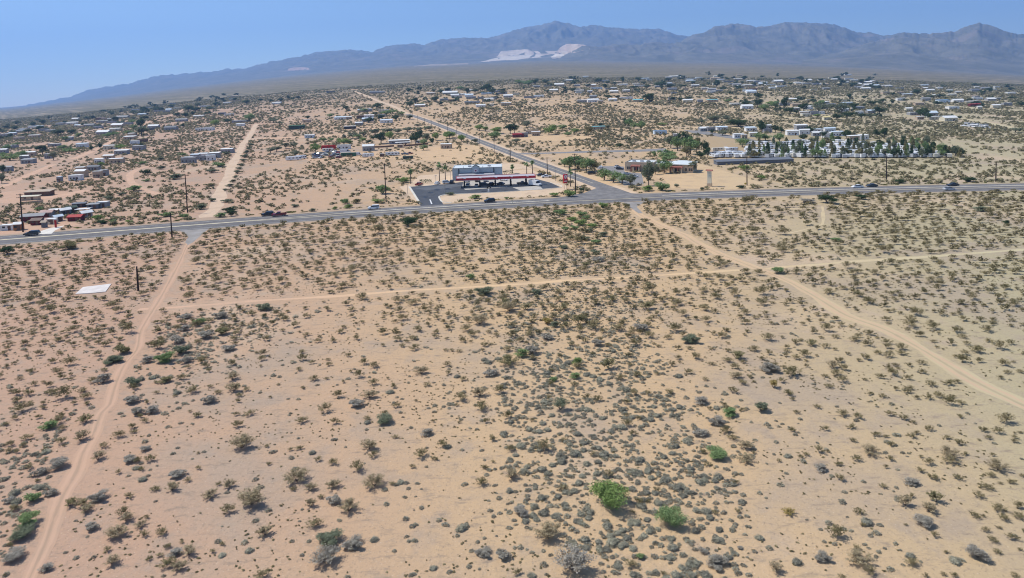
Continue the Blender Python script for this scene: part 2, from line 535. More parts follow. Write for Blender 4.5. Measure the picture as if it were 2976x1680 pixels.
road_lines(HCf, [lambda x: half(x) + 1.5], .34, PAINT, 'lane_line_marking', rng=(xb, 1e4), label='pale lane line beside the turn lane')
road_lines(HCf, [HW / 2 - 2.2, -HW / 2 + 1.6], .13, PAINT, 'edge_line_marking', label='white edge lines of the highway')

# ---- paved side road and its dirt continuation
side_c = [(1850, 572), (1821, 566), (1738, 543), (1667, 515), (1613, 493), (1560, 472), (1488, 447), (1459, 436), (1406, 413), (1352, 391), (1298, 373), (1245, 354), (1209, 341), (1184, 331)]
SC = GL(side_c)
SC = smooth_line(SC, 3, 'y', 200)
strip('road_verge', SC, 15, dirt_material('pale_sand', 1.12, (.62, .47, .33)), zo=.004, rag=1.0, label='pale sand verge of the side road', seed=3)
SIDE = asphalt('side_road_asphalt', (.165, .155, .148), (.25, .232, .215))
strip('side_road', SC, 8.5, SIDE, zo=.021, rag=.2, label='worn grey side road running to the hills')
road_lines(SC[::1], [0.12], .3, YPAINT, 'side_road_centre_line', rng=(-1e4, gx(1740, 545)), label='faded centre line of the side road')
dc = GL([(1186, 332), (1137, 307), (1102, 295), (1066, 280), (1030, 266)])
DC = resample(dc, 15)
DC = np.vstack([SC[-3:-1] if SC[-1, 1] > SC[0, 1] else SC[1:3][::-1], DC])
strip('dirt_road', resample(dc, 15), 8, dirt_material('pale_sand', 1.1), zo=.03, rag=1.5, label='pale dirt road continuing the side road', seed=8)
# junction aprons
sheet('road_junction', [(1735, 546), (1765, 556), (1850, 563), (1925, 562), (1925, 570), (1800, 576), (1600, 584), (1580, 580), (1650, 570), (1700, 560)], SIDE, zo=.026, label='asphalt apron where the side road meets the highway')
sheet('gravel_apron', [(520, 668), (610, 663), (585, 682), (560, 704), (548, 712), (540, 704), (548, 688)], asphalt('gravel_grey', (.26, .235, .21), (.34, .31, .28)), zo=.012, rag=.5, label='grey gravel apron of the left dirt road')
sheet('gravel_apron', [(1812, 588), (1880, 586), (1850, 600), (1868, 620), (1856, 620), (1832, 604)], asphalt('gravel_grey', (.26, .235, .21), (.34, .31, .28)), zo=.012, rag=.5, label='grey gravel apron of the right dirt road')

# ---- dirt roads and tracks
DR = dirt_material('dirt_track', 1.14, None, True)
r_right = [(1838, 604), (1864, 627), (1917, 654), (1989, 683), (2026, 708), (2104, 743), (2193, 778), (2286, 816), (2383, 871), (2461, 917), (2558, 952), (2636, 991), (2733, 1049), (2830, 1107), (2976, 1180), (3100, 1240)]
strip('dirt_road', resample(GL(r_right), 2), 3.1, DR, zo=.010, rag=1.1, label='wide dirt road running to the lower right', seed=1)
r_left = [(556, 700), (543, 715), (520, 766), (493, 816), (466, 867), (435, 917), (408, 964), (396, 1018), (361, 1061), (334, 1127), (318, 1177), (295, 1200), (272, 1258), (241, 1316), (221, 1374), (182, 1444), (155, 1510), (128, 1588), (93, 1665), (60, 1740)]
strip('dirt_road', resample(GL(r_left), 1.5), 1.9, dirt_material('left_dirt_track', 1.05, None, True), zo=.010, rag=.75, label='rutted dirt road along the left side', seed=2)
r_far = [(600, 632), (630, 597), (640, 561), (658, 533), (669, 504), (676, 475), (694, 447), (705, 422), (719, 404), (733, 382), (744, 361)]
strip('dirt_road', resample(GL(r_far), 5), 6.2, dirt_material('pale_sand', 1.12), zo=.010, rag=1.6, label='pale dirt road beyond the highway', seed=4)
TR = dirt_material('pale_track', 1.2)
strip('path', resample(GL([(400, 901), (505, 894), (699, 878), (1000, 859), (1155, 847), (1388, 834), (1621, 818), (2000, 795), (2150, 785)]), 3), 1.4, dirt_material('faint_track', 1.22), zo=.007, rag=.6, label='narrow pale track crossing the scrub', seed=5)
strip('path', resample(GL([(2210, 784), (2286, 776), (2461, 762), (2674, 748), (2868, 734), (3020, 722)]), 3), 1.7, dirt_material('faint_track', 1.22), zo=.007, rag=.6, label='narrow pale track right of the dirt road', seed=6)
strip('path', resample(GL([(1900, 632), (2050, 622), (2232, 609), (2330, 606), (2389, 604)]), 3), 1.3, TR, zo=.007, rag=.5, label='faint pale track near the highway', seed=7)
strip('path', resample(GL([(2389, 600), (2392, 620), (2389, 652), (2350, 664), (2290, 678)]), 3), 1.0, TR, zo=.012, rag=.5, label='faint looping track near the highway', seed=9)
for k, (pl, wd) in enumerate([([(0, 546), (60, 520), (110, 497), (155, 478)], 5), ([(400, 372), (440, 352), (500, 335), (535, 317)], 8), ([(215, 462), (290, 430), (330, 408)], 6),
        ([(470, 566), (400, 545), (375, 510), (420, 486), (505, 470)], 4), ([(60, 580), (140, 575), (260, 552)], 8),
        ([(744, 282), (850, 272), (960, 262), (1100, 259)], 16), ([(1000, 376), (1150, 372), (1260, 366)], 7), ([(750, 404), (880, 398), (1000, 393)], 16),
        ([(1500, 288), (1620, 292), (1720, 290)], 14), ([(1990, 372), (2150, 370), (2300, 378)], 12), ([(2000, 262), (2150, 262), (2290, 270)], 16), ([(2730, 305), (2850, 316), (2976, 322)], 18),
        ([(2600, 285), (2700, 287), (2850, 300)], 12), ([(2232, 335), (2340, 347), (2420, 352)], 10), ([(2700, 335), (2830, 350), (2976, 378)], 9), ([(1860, 370), (1990, 366)], 9),
        ([(1230, 288), (1380, 293), (1500, 296)], 12), ([(560, 320), (700, 318), (800, 305)], 10), ([(0, 420), (150, 402), (330, 375)], 6)]):
    strip('path', resample(GL(pl), 12), wd, TR, zo=.02, rag=wd * .3, label='pale bare strip among the far scrub', seed=20 + k)

# ---- cleared lots
PS = dirt_material('pale_sand', 1.12)
def c15(pts): return [(1150 + x * .2135, 440 + y * .2135) for x, y in pts]
def c16(pts): return [(1600 + x * .2135, 420 + y * .2135) for x, y in pts]
sheet('sand_lot', c15([(330, 330), (700, 300), (1480, 150), (1700, 170), (2320, 470), (2330, 520), (2120, 600), (1400, 650), (1160, 640), (800, 690), (640, 720), (340, 725), (200, 640), (60, 480), (180, 440)]), PS, zo=.003, rag=1.2, label='bare sand lot round the fuel station')
sheet('sand_lot', c16([(1430, 440), (1640, 400), (1960, 385), (2000, 250), (2200, 310), (2576, 420), (2900, 530), (2576, 605), (1900, 600), (1640, 595), (1560, 480)]), dirt_material('lot_sand', 1.1), zo=.003, rag=1.0, label='bare sand lot beside the flat-roofed clinic')
sheet('sand_lot', c16([(370, 370), (660, 440), (940, 545), (700, 590), (960, 640), (850, 660), (600, 560)]), dirt_material('lot_sand', 1.1), zo=.006, rag=.8, label='bare sand strip between side road and clinic trees')
sheet('sand_lot', [(1225, 430), (1330, 420), (1400, 424), (1470, 452), (1440, 470), (1300, 470), (1180, 462), (1000, 468), (900, 470), (860, 450), (960, 455), (1100, 440)], dirt_material('lot_sand', 1.05), zo=.003, rag=3, label='bare sandy yard around the far ranch', clear=False)
sheet('sand_lot', [(1488, 400), (1560, 392), (1700, 396), (1760, 385), (1700, 405), (1600, 412), (1500, 412)], dirt_material('lot_sand', 1.05), zo=.01, rag=3, label='bare sandy yard beside the red-sided sheds')
sheet('sand_lot', [(0, 560), (60, 552), (150, 560), (260, 556), (200, 572), (150, 585), (60, 592), (0, 590)], dirt_material('lot_sand', 1.0), zo=.004, rag=1.5, label='bare sandy yard around the long brown building')
sheet('sand_lot', [(0, 672), (60, 655), (160, 640), (240, 650), (200, 660), (165, 676), (100, 684), (0, 688)], dirt_material('lot_sand', .98), zo=.004, rag=1.0, label='bare yard in front of the roadside shacks')
LOT = asphalt('new_asphalt', (.062, .067, .078), (.085, .09, .10))
sheet('parking_lot', c15([(190, 485), (640, 450), (830, 425), (1000, 405), (1900, 372), (2105, 425), (2250, 490), (1700, 535), (1300, 560), (815, 580), (690, 590), (590, 612), (600, 650), (645, 716), (660, 740), (340, 745), (285, 640), (235, 560)]), LOT, zo=.0095, label='dark new asphalt of the fuel station lot')
for k, (x_, y_) in enumerate([(470, 560), (560, 520), (700, 510), (400, 620), (1200, 545), (1500, 540), (2030, 450)]):
    sheet('oil_stain', c15([(x_ - 38, y_), (x_ - 10, y_ - 9), (x_ + 34, y_ - 5), (x_ + 44, y_ + 6), (x_ + 6, y_ + 12), (x_ - 30, y_ + 9)]), mat('oil_stain_dark', (.03, .032, .036), .5, .3, .5), zo=.011, label='dark stain on the station asphalt', clear=False, rag=.5)
sheet('road_marking', c15([(458, 655), (474, 655), (500, 716), (482, 716)]), PAINT, zo=.0135, label='pale divider stripe at the station entrance', clear=False)
sheet('road_patch', c15([(250, 500), (600, 470), (820, 440), (900, 470), (700, 500), (420, 530)]), asphalt('worn_asphalt', (.10, .105, .115), (.13, .135, .14)), zo=.0108, label='paler worn band of the station asphalt', clear=False, rag=1)
CONC = mat('concrete_slab', (.46, .42, .36), .85, .12, .4)
sheet('concrete_pad', c15([(925, 395), (1700, 350), (1800, 352), (1905, 370), (1850, 440), (1800, 470), (1590, 480), (945, 525), (905, 480)]), CONC, zo=.0125, label='pale concrete pad under the fuel canopy')
sheet('concrete_pad', c15([(1590, 490), (1960, 468), (2010, 520), (1700, 533)]), CONC, zo=.0125, label='pale concrete patch beside the white truck')
sheet('parking_lot', c16([(600, 290), (1000, 300), (1010, 372), (1240, 395), (1270, 540), (1000, 560), (900, 470), (780, 370), (640, 330)]), asphalt('old_asphalt', (.21, .2, .195), (.28, .26, .24)), zo=.008, label='worn asphalt car park of the clinic')
sheet('access_road', [(1240 + 130, 433), (1500, 446), (1600, 443), (1700, 439), (1855, 435), (1935, 431), (1945, 446), (1900, 440), (1700, 444), (1520, 449)], asphalt('old_asphalt', (.21, .2, .195), (.28, .26, .24)), zo=.03, label='worn access road behind the clinic')
sheet('access_road', [(1985, 378), (2040, 380), (2150, 398), (2200, 408), (2290, 416), (2260, 420), (2120, 402), (2010, 386)], asphalt('old_asphalt', (.21, .2, .195), (.28, .26, .24)), zo=.03, label='worn access road of the trailer park')
sheet('trailer_yard', [(2010, 400), (2300, 385), (2560, 405), (2700, 428), (2780, 452), (2780, 463), (2330, 466), (2060, 474), (2060, 430)], dirt_material('yard_ground', .82), zo=.01, rag=2, label='bare ground of the trailer park')

# concrete kerbs of the lot
KERB = mat('kerb_concrete', (.62, .57, .48), .85, .08, .6)
def kerb(pts, label, w_=.35, h=.13):
    P = GL(pts); P = resample(P, 2)
    T = np.gradient(P, axis=0); T /= np.linalg.norm(T, axis=1)[:, None]; N = np.stack([-T[:, 1], T[:, 0]], 1)
    mb = MB()
    for i in range(len(P) - 1):
        a0, a1 = P[i] - N[i] * w_ / 2, P[i] + N[i] * w_ / 2; b0, b1 = P[i + 1] - N[i + 1] * w_ / 2, P[i + 1] + N[i + 1] * w_ / 2
        mb.add([(*a0, 0), (*b0, 0), (*b1, 0), (*a1, 0), (*a0, h), (*b0, h), (*b1, h), (*a1, h)], [(0, 4, 5, 1), (2, 6, 7, 3), (4, 7, 6, 5)])
    o = mb.build('kerb', KERB)
    return tag(o, label, kind='structure')
kerb(c15([(185, 482), (235, 560), (285, 640), (338, 722)]), 'pale kerb along the left edge of the station lot', 1.0)
kerb(c15([(190, 480), (420, 470), (640, 446)]), 'pale kerb at the back of the station lot', .6)
kerb(c15([(815, 580), (690, 588), (595, 612), (602, 650), (640, 690), (760, 700)]), 'pale kerb round the planted island', .7)
kerb(c15([(2105, 425), (2250, 490), (1700, 537), (1300, 562), (815, 582)]), 'pale kerb along the front of the station lot', .5)

# ------------------------------------------------------------------ mountains
ROCK = rock_material()
def mountain(name, sky_pts, yc, y_foot0, label, depth_back, rough=.35, px_step=3.0, seed=0, rows=60, expo=1.5, material=None):
    sp = np.array(sky_pts, float)
    pxs = np.arange(sp[0, 0], sp[-1, 0] + 1, px_step)
    pys = np.interp(pxs, sp[:, 0], sp[:, 1])
    d = pix_dir(pxs, pys)
    u = d[:, 0] / d[:, 1]; e = d[:, 2] / d[:, 1]
    kk = np.hanning(31); kk /= kk.sum(); e_s = np.convolve(np.pad(e, 15, 'edge'), kk, 'valid')
    e = e + (fbm(u * 170 + seed, u * 0 + seed, 5) - .5) * .0042
    yc = np.interp(u, *zip(*yc)) if isinstance(yc, list) else np.full(len(u), float(yc))
    t = np.concatenate([np.linspace(0, 1, rows), np.linspace(1, 1.6, 14)[1:]])
    Ym = np.array([[y_foot0 + (c - y_foot0) * tt if tt <= 1 else c + (tt - 1) / .6 * depth_back for c in yc] for tt in t])
    U = np.tile(u, (len(t), 1)); X = U * Ym
    zc = CAM_H + e * yc
    base = ground(X, Ym)
    T = np.tile(t[:, None], (1, len(u)))
    sh = np.where(T <= 1, np.clip(T, 0, 1) ** expo, 1 - (T - 1) / .6 * .75)
    warp = fbm(X / 900 + seed, Ym / 900, 3) * 1.6
    gul = ridged(X / 430 + warp + seed, Ym / 640 + warp * .6, 6)
    pk = ridged(X / 1500 + seed * 2, Ym / 1300, 4)
    env = np.clip(4 * T * (1 - T), 0, 1) ** .6
    m = 1 + rough * env * ((gul - .62) * 1.7 + (pk - .6) * 1.0)
    cr_ = np.clip((T - .55) / .45, 0, 1) ** 2
    Hh = np.maximum(CAM_H + (e_s[None, :] * (1 - cr_) + e[None, :] * cr_) * yc[None, :] - base, 5)
    Z = base - 15 + (Hh + 15) * sh * m
    lim = CAM_H + (e[None, :] - .0006) * Ym
    Z = np.where(T < 1, np.minimum(Z, np.maximum(lim, base - 10)), Z)
    n0, n1 = Z.shape
    I = np.arange(n0 * n1).reshape(n0, n1)
    F = np.stack([I[:-1, :-1].ravel(), I[:-1, 1:].ravel(), I[1:, 1:].ravel(), I[1:, :-1].ravel()], 1)
    me = mesh_np(name, np.stack([X.ravel(), Ym.ravel(), Z.ravel()], 1), F, material or ROCK, smooth=False)
    return tag(obj_me(name, me), label, kind='structure')
SKA = [(-60, 330), (0, 316), (76, 305), (146, 291), (204, 281), (250, 262), (314, 250), (373, 244), (408, 233), (460, 220), (553, 213), (629, 207), (646, 205), (661, 197), (675, 201), (716, 198), (774, 182), (815, 173), (873, 165), (908, 154), (961, 148), (1019, 143), (1083, 150), (1130, 133), (1194, 128), (1234, 129), (1281, 116), (1357, 110), (1427, 109), (1461, 98), (1522, 79.5), (1577, 72), (1590, 67), (1614, 60), (1645, 66), (1687, 78), (1724, 72), (1767, 79.5), (1816, 83), (1920, 86), (1957, 98), (2000, 106), (2060, 118), (2150, 140), (2300, 160)]
mountain('mountain_range', SKA, 14500, 9300, 'long hazy blue mountain range behind the plain', 2500, .36, seed=3)
SKB = [(1960, 140), (1990, 112), (2000, 105), (2042, 95), (2073, 78), (2143, 67), (2201, 77.5), (2226, 77.5), (2281, 65.5), (2330, 66), (2403, 67), (2440, 76), (2489, 92), (2532, 95), (2575, 104), (2624, 95), (2697, 98), (2780, 110), (2900, 140)]
mountain('mountain_range', SKB, 10800, 7000, 'brown rocky range at the right of the pit', 2500, .42, seed=9)
SKF = [(1600, 182), (1640, 160), (1694, 130), (1740, 136), (1790, 128), (1850, 131), (1900, 122), (1960, 126), (2020, 118), (2100, 130), (2180, 140), (2260, 158), (2330, 175)]
mountain('foothill', SKF, 9600, 7900, 'low brown foothills right of the quarry', 900, .6, seed=14, rows=36, expo=1.1)
SKC = [(2330, 176), (2440, 150), (2520, 125), (2580, 112), (2624, 96), (2697, 98), (2776, 92), (2801, 79.5), (2844, 67), (2868, 71.5), (2905, 82.5), (2935, 95), (2966, 100), (2991, 98), (3060, 90), (3150, 110)]
mountain('mountain_range', SKC, 8200, 5200, 'nearest rocky peak at the far right', 2500, .40, seed=21)

# quarry spoil terraces
SPOIL = mat('mine_spoil', (.64, .545, .43), .95, .16, .01)
SPOILD = mat('pit_rock', (.56, .43, .32), .95, .25, .012)
from mathutils.bvhtree import BVHTree
def surface_tree():
    V, F = [], []
    for o in scn.objects:
        if o.type == 'MESH' and (o.name.startswith('mountain_range') or o.name.startswith('foothill') or o.name == 'ground'):
            k = len(V); V += [v.co[:] for v in o.data.vertices]; F += [tuple(i + k for i in p.vertices) for p in o.data.polygons]
    return BVHTree.FromPolygons(V, F)
BVH = surface_tree()
def hit(px, py):
    d = Vector(pix_dir(px, py)); d.normalize()
    r = BVH.ray_cast(Vector((0, 0, CAM_H)), d)
    return r[0].y if r[0] is not None else 9300.0
def at_y(px, py, y):
    d = pix_dir(px, py); return (d[0] / d[1] * y, y, CAM_H + d[2] / d[1] * y)
def spoil(name, top, bot, y, depth, m, label, cat):
    """heap banked on the slope: crest and toe outlines, standing where the mountainside is"""
    n = len(top)
    yt = [hit(*p) - 12 for p in bot]; ym = [hit(*p) for p in top]
    yc = [max(min(a + depth, b - 10), a + 15) for a, b in zip(yt, ym)]
    rows = [[(v[0], v[1] + 6, v[2] - 30) for v in (at_y(*p, a) for p, a in zip(bot, yt))],
            [at_y(*p, a) for p, a in zip(bot, yt)],
            [at_y((p[0] + q[0]) / 2, (p[1] * .55 + q[1] * .45), (a + c) / 2) for p, q, a, c in zip(bot, top, yt, yc)],
            [at_y(*p, c) for p, c in zip(top, yc)],
            [(v[0], v[1] + 120, v[2] - 3) for v in (at_y(*p, c) for p, c in zip(top, yc))],
            [(v[0], v[1] + 200, v[2] - 150) for v in (at_y(*p, c) for p, c in zip(top, yc))]]
    rows = [[(Vector(r[i]) * (1 - k) + Vector(r[i + 1]) * k)[:] for i in range(n - 1) for k in (0, .25, .5, .75)] + [r[-1]] for r in rows]
    nn = len(rows[0])
    rs = np.random.default_rng(int(y))
    vs = [(a, b, c + rs.uniform(-2.5, 2.5)) for r in rows for (a, b, c) in r]
    fs = [(r * nn + i, r * nn + i + 1, (r + 1) * nn + i + 1, (r + 1) * nn + i) for r in range(len(rows) - 1) for i in range(nn - 1)]
    mb = MB(); mb.add(vs, fs)
    return tag(mb.build(name, m), label, cat)
spoil('spoil_terrace', [(1400, 179), (1450, 166), (1500, 161), (1560, 158), (1610, 157), (1640, 158)], [(1390, 181), (1450, 176), (1490, 175), (1540, 169), (1600, 166), (1640, 163)], 7600, 500, SPOIL, 'bright white lower spoil terrace of the quarry', 'quarry terrace')
spoil('spoil_terrace', [(1446, 163), (1455, 150), (1500, 145), (1535, 143), (1545, 148), (1600, 149), (1625, 148), (1650, 150)], [(1440, 166), (1470, 164), (1500, 161), (1540, 160), (1560, 159), (1600, 159), (1630, 158), (1650, 158)], 7750, 400, mat('upper_spoil', (.58, .47, .36), .95, .25, .01), 'beige upper spoil terrace of the quarry', 'quarry terrace')
spoil('quarry_face', [(1618, 150), (1628, 138), (1645, 128), (1660, 127), (1680, 128), (1696, 130), (1712, 136)], [(1615, 155), (1630, 154), (1645, 154), (1660, 154), (1675, 152), (1690, 148), (1714, 143)], 7700, 500, SPOILD, 'pale cut face of the quarry pit above the terraces', 'quarry face')
spoil('quarry_face', [(838, 200), (855, 196), (875, 195), (892, 196), (898, 199)], [(836, 206), (855, 205), (875, 204), (890, 203), (900, 203)], 9200, 300, mat('pink_spoil', (.42, .29, .22), .95, .2, .01), 'small pink quarry scar low on the left range', 'quarry face')
spoil('spoil_terrace', [(1205, 192), (1250, 187), (1300, 185), (1360, 183)], [(1203, 194), (1250, 191), (1300, 190), (1362, 187)], 8200, 200, mat('thin_spoil', (.33, .27, .21), .95, .25, .01), 'thin pale spoil bank left of the white terraces', 'quarry terrace')

# ------------------------------------------------------------------ labels that single things out
PENDING = []
ORD = ['first', 'second', 'third', 'fourth', 'fifth', 'sixth', 'seventh', 'eighth', 'ninth', 'tenth', 'eleventh', 'twelfth']
NUM = ['zero', 'one', 'two', 'three', 'four', 'five', 'six', 'seven', 'eight', 'nine', 'ten', 'eleven', 'twelve']
def later(o, desc, zone, px, group=None):
    PENDING.append((o, desc, zone, px, group))
def plural(d):
    if d.endswith('s') or d.endswith('sh'): return d + 'es'
    return d + 's'
def finish_labels():
    by = {}
    for r in PENDING: by.setdefault((r[1], r[2]), []).append(r)
    for (desc, zone), L in by.items():
        L.sort(key=lambda r: r[3])
        n = len(L)
        for i, (o, d, z, px, g) in enumerate(L):
            if n == 1: o['label'] = f'{d} {z}'
            elif n == 2: o['label'] = ('left' if i == 0 else 'right') + f' of two {plural(d)} {z}'
            elif n <= 12:
                if i == 0: o['label'] = f'leftmost of the {NUM[n]} {plural(d)} {z}'
                elif i == n - 1: o['label'] = f'rightmost of the {NUM[n]} {plural(d)} {z}'
                else: o['label'] = f'{ORD[i]} from left of {NUM[n]} {plural(d)} {z}'
            else: o['label'] = f'{d} {z}'
            if len(o['label'].split()) > 16: open('/tmp/long.txt', 'a').write(o['label'] + chr(10))
            o['group'] = g or f'{plural(d)} {z}'

# ------------------------------------------------------------------ vehicles
GLASS = mat('vehicle_glass', (.025, .03, .035), .12, .05, spec=.6)
TYRE = mat('tyre_rubber', (.02, .02, .02), .85)
RIM = mat('wheel_rim', (.35, .35, .36), .35, metal=.6)
def paint(name):
    P = {'white': (.78, .78, .77), 'black': (.018, .018, .02), 'dark': (.035, .038, .045), 'red': (.33, .02, .022), 'silver': (.48, .49, .5), 'blue_grey': (.13, .17, .23),
         'maroon': (.22, .02, .03), 'cream': (.66, .62, .52), 'green': (.04, .13, .07), 'navy': (.03, .04, .08)}
    return mat('paint_' + name, P[name], .3, .04, .8, spec=.6)
def wheel_me(r, name='wheel'):
    k = ('wheel', r)
    if k in MEC: return MEC[k]
    mb = MB(); mb.disc_y(0, 0, r, -.11, .11, 14, 0); mb.disc_y(0, 0, r * .6, -.118, .118, 10, 1)
    MEC[k] = mb.mesh(name, [TYRE, RIM]); return MEC[k]
MEC = {}
def car(name, cat, kind, color, p, rz, label, group=None, scale=1.0):
    root = empty(name, p, rz); tag(root, label, cat, group)
    root.scale = (scale,) * 3
    k = (kind, color)
    if k not in MEC:
        body, glass, bed = MB(), MB(), None
        if kind == 'sedan':
            L, W, wr, wx = 4.6, 1.82, .33, 1.38
            body.prism_y([(-2.28, .38), (-2.3, .82), (-2.05, .98), (-1.5, 1.0), (1.0, .96), (2.0, .80), (2.28, .62), (2.3, .36), (1.0, .28), (-1.0, .28)], -.91, .91, inset=.06, zi=.78)
            glass.prism_y([(-1.62, .985), (-.98, 1.4), (.35, 1.41), (1.12, .955)], -.84, .84, inset=.17, zi=1.2)
            body.prism_y([(-1.0, 1.395), (-.9, 1.46), (.25, 1.47), (.42, 1.40)], -.69, .69, inset=.05, zi=1.44)
        elif kind == 'suv':
            L, W, wr, wx = 4.8, 1.92, .38, 1.42
            body.prism_y([(-2.36, .42), (-2.38, 1.05), (-2.3, 1.12), (1.0, 1.1), (2.1, 1.0), (2.36, .8), (2.38, .42), (1.0, .34), (-1.0, .34)], -.96, .96, inset=.05, zi=.95)
            glass.prism_y([(-2.28, 1.11), (-2.05, 1.66), (.5, 1.68), (1.2, 1.09)], -.9, .9, inset=.14, zi=1.4)
            body.prism_y([(-2.12, 1.65), (-2.0, 1.76), (.4, 1.77), (.62, 1.67)], -.77, .77, inset=.05, zi=1.7)
        elif kind == 'pickup':
            L, W, wr, wx = 5.6, 1.96, .4, 1.75
            body.prism_y([(-2.8, .5), (-2.82, .72), (1.2, .74), (2.75, .74), (2.8, .5), (1.2, .4), (-1.2, .4)], -.97, .97)
            body.prism_y([(-.75, .735), (-.75, 1.15), (1.3, 1.13), (2.5, 1.04), (2.76, .88), (2.76, .735)], -.965, .965, inset=.05, zi=1.0)
            for s in (-1, 1): body.box(-2.81, -.76, s * .965 - (.08 if s > 0 else 0), s * .965 + (.08 if s < 0 else 0), .73, 1.14)
            body.box(-2.815, -2.74, -.88, .88, .73, 1.14)
            glass.prism_y([(-.72, 1.14), (-.6, 1.7), (.55, 1.71), (1.28, 1.12)], -.88, .88, inset=.13, zi=1.4)
            body.prism_y([(-.68, 1.69), (-.58, 1.79), (.45, 1.8), (.66, 1.70)], -.76, .76, inset=.05, zi=1.73)
        elif kind == 'van':        # step van
            L, W, wr, wx = 6.6, 2.1, .42, 2.0
            body.prism_y([(-3.3, .5), (-3.3, 2.75), (-3.15, 2.85), (1.5, 2.85), (1.75, 2.6), (2.3, 1.55), (3.05, 1.3), (3.3, 1.0), (3.3, .5)], -1.05, 1.05, inset=.04, zi=2.7)
            glass.prism_y([(1.3, 1.5), (1.3, 2.3), (1.84, 2.46), (2.28, 1.62)], -1.065, 1.065)
            glass.prism_y([(1.80, 2.56), (1.86, 2.56), (2.36, 1.58), (2.30, 1.56)], -.9, .9)
        m = paint(color)
        MEC[k] = (body.mesh('body', m), glass.mesh('windows', GLASS), L, W, wr, wx)
    b, g, L, W, wr, wx = MEC[k]
    obj_me('body', b, root); obj_me('windows', g, root)
    for sx in (-1, 1):
        for sy in (-1, 1):
            o = obj_me('wheel', wheel_me(wr), root); o.location = (sx * wx, sy * (W / 2 - .12), wr)
    return root
def place_rz(p):       # road direction at a point of the highway
    i = int(np.argmin(np.abs(HCf[:, 0] - p[0])))
    i = min(max(i, 1), len(HCf) - 2)
    d = HCf[i + 1] - HCf[i - 1]
    return math.atan2(d[1], d[0])
for (px, py, kind, col, flip, name, cat, label) in [
        (93, 684, 'suv', 'dark', 1, 'parked_car', 'car', 'dark car on the highway in front of the pale concrete driveway'),
        (778, 627, 'suv', 'black', 1, 'car', 'car', 'black car just ahead of the red pickup on the highway'),
        (811, 628, 'pickup', 'maroon', 1, 'pickup_truck', 'pickup truck', 'dark red pickup truck driving close behind a black car'),
        (1086, 608, 'suv', 'white', 1, 'car', 'car', 'white car driving on the highway above the dark green bush'),
        (1423, 588, 'suv', 'black', 1, 'car', 'car', 'black high-roofed car on the highway below the fuel station'),
        (2492, 546, 'sedan', 'white', 1, 'car', 'car', 'white car on the right stretch of the highway'),
        (2534, 543, 'sedan', 'dark', 1, 'car', 'car', 'dark car just right of the white car on the highway'),
        (2769, 541, 'sedan', 'black', 1, 'car', 'car', 'black car in the far lane above a silver car'),
        (2759, 553, 'sedan', 'silver', 0, 'car', 'car', 'silver car in the near lane below a black car')]:
    p = G(px, py)
    car(name, cat, kind, col, (p[0], p[1], .03), place_rz(p) + (math.pi if flip else 0), label, 'vehicles driving on the highway')

# ------------------------------------------------------------------ fuel station
def P15(x, y): return (1150 + x * .2135, 440 + y * .2135)
def P16(x, y): return (1600 + x * .2135, 420 + y * .2135)
WALLG = mat('store_wall_grey_blue', (.44, .50, .53), .85, .06, .5)
TRIM = mat('dark_trim', (.06, .075, .085), .7)
ROOFW = mat('white_roof_coat', (.60, .64, .64), .75, .06, .3)
WINB = mat('window_glass', (.03, .04, .05), .15, .1, spec=.6)
REDF = mat('red_fascia', (.50, .025, .04), .4, .08, .5)
GREYM = mat('grey_metal_roof', (.42, .40, .41), .6, .1, .4)
WHITEM = mat('white_metal', (.8, .8, .79), .5, .04)
DARKM = mat('dark_metal', (.03, .03, .034), .5)
TAN = mat('tan_stucco', (.56, .44, .31), .9, .08, .6)
BRICKR = mat('red_brown_trim', (.30, .12, .09), .8, .12, .7)
pl = G(*P15(775, 394)); pr = G(*P15(1455, 372))
L_ = math.hypot(pr[0] - pl[0], pr[1] - pl[1]); rz = math.atan2(pr[1] - pl[1], pr[0] - pl[0])
st = empty('convenience_store', (pl[0], pl[1], 0), rz)
tag(st, 'grey-blue flat-roofed store with gabled parapet behind the red canopy', 'store')
D_ = 17.0; Hs = 6.3
mb = MB(); mb.box(0, L_, 0, D_, 0, Hs - .5); mb.build('wall', WALLG, st)
mb = MB(); mb.box(.35, L_ - .35, .35, D_ - .3, Hs - .499, Hs - .3); mb.build('roof', ROOFW, st)
mb = MB(); mb.box(-.05, -.004, .35, D_, 0, Hs - .15); mb.build('sunlit_side_panel', mat('sunlit_side_white', (.74, .74, .72), .8), st)  # thin added panel: sunlight on the left wall put into its white colour
mb = MB()
mb.box(0, L_, -.25, .3, Hs - .5, Hs); mb.box(0, .3, .301, D_ - .31, Hs - .5, Hs - .1); mb.box(L_ - .3, L_, .301, D_ - .31, Hs - .5, Hs - .1); mb.box(0, L_, D_ - .3, D_, Hs - .5, Hs - .15)
mb.build('parapet', WALLG, st)
mb = MB(); mb.box(-.06, L_ + .06, -.32, .36, Hs, Hs + .16); mb.box(L_ * .12, L_ * .14, -.30, -.02, 3.2, Hs); mb.box(L_ * .82, L_ * .84, -.30, -.02, 3.2, Hs)
mb.box(L_ * .14 + .01, L_ * .82 - .01, -.29, -.02, 3.6, 3.8); mb.build('cornice', TRIM, st)
gx0, gx1 = L_ * .40, L_ * .54; gm = (gx0 + gx1) / 2
mb = MB(); mb.prism_y([(gx0, 3.9), (gx1, 3.9), (gx1, Hs + .5), (gm, Hs + 1.7), (gx0, Hs + .5)], -.9, -.33)
gb = mb.build('gable', WALLG, st)
mb = MB(); mb.prism_y([(gx0 - .4, Hs + .35), (gx0 - .4, Hs + .6), (gm, Hs + 2.0), (gx1 + .4, Hs + .6), (gx1 + .4, Hs + .35), (gm, Hs + 1.72)], -1.05, -.2); mb.build('gable_trim', TRIM, gb)
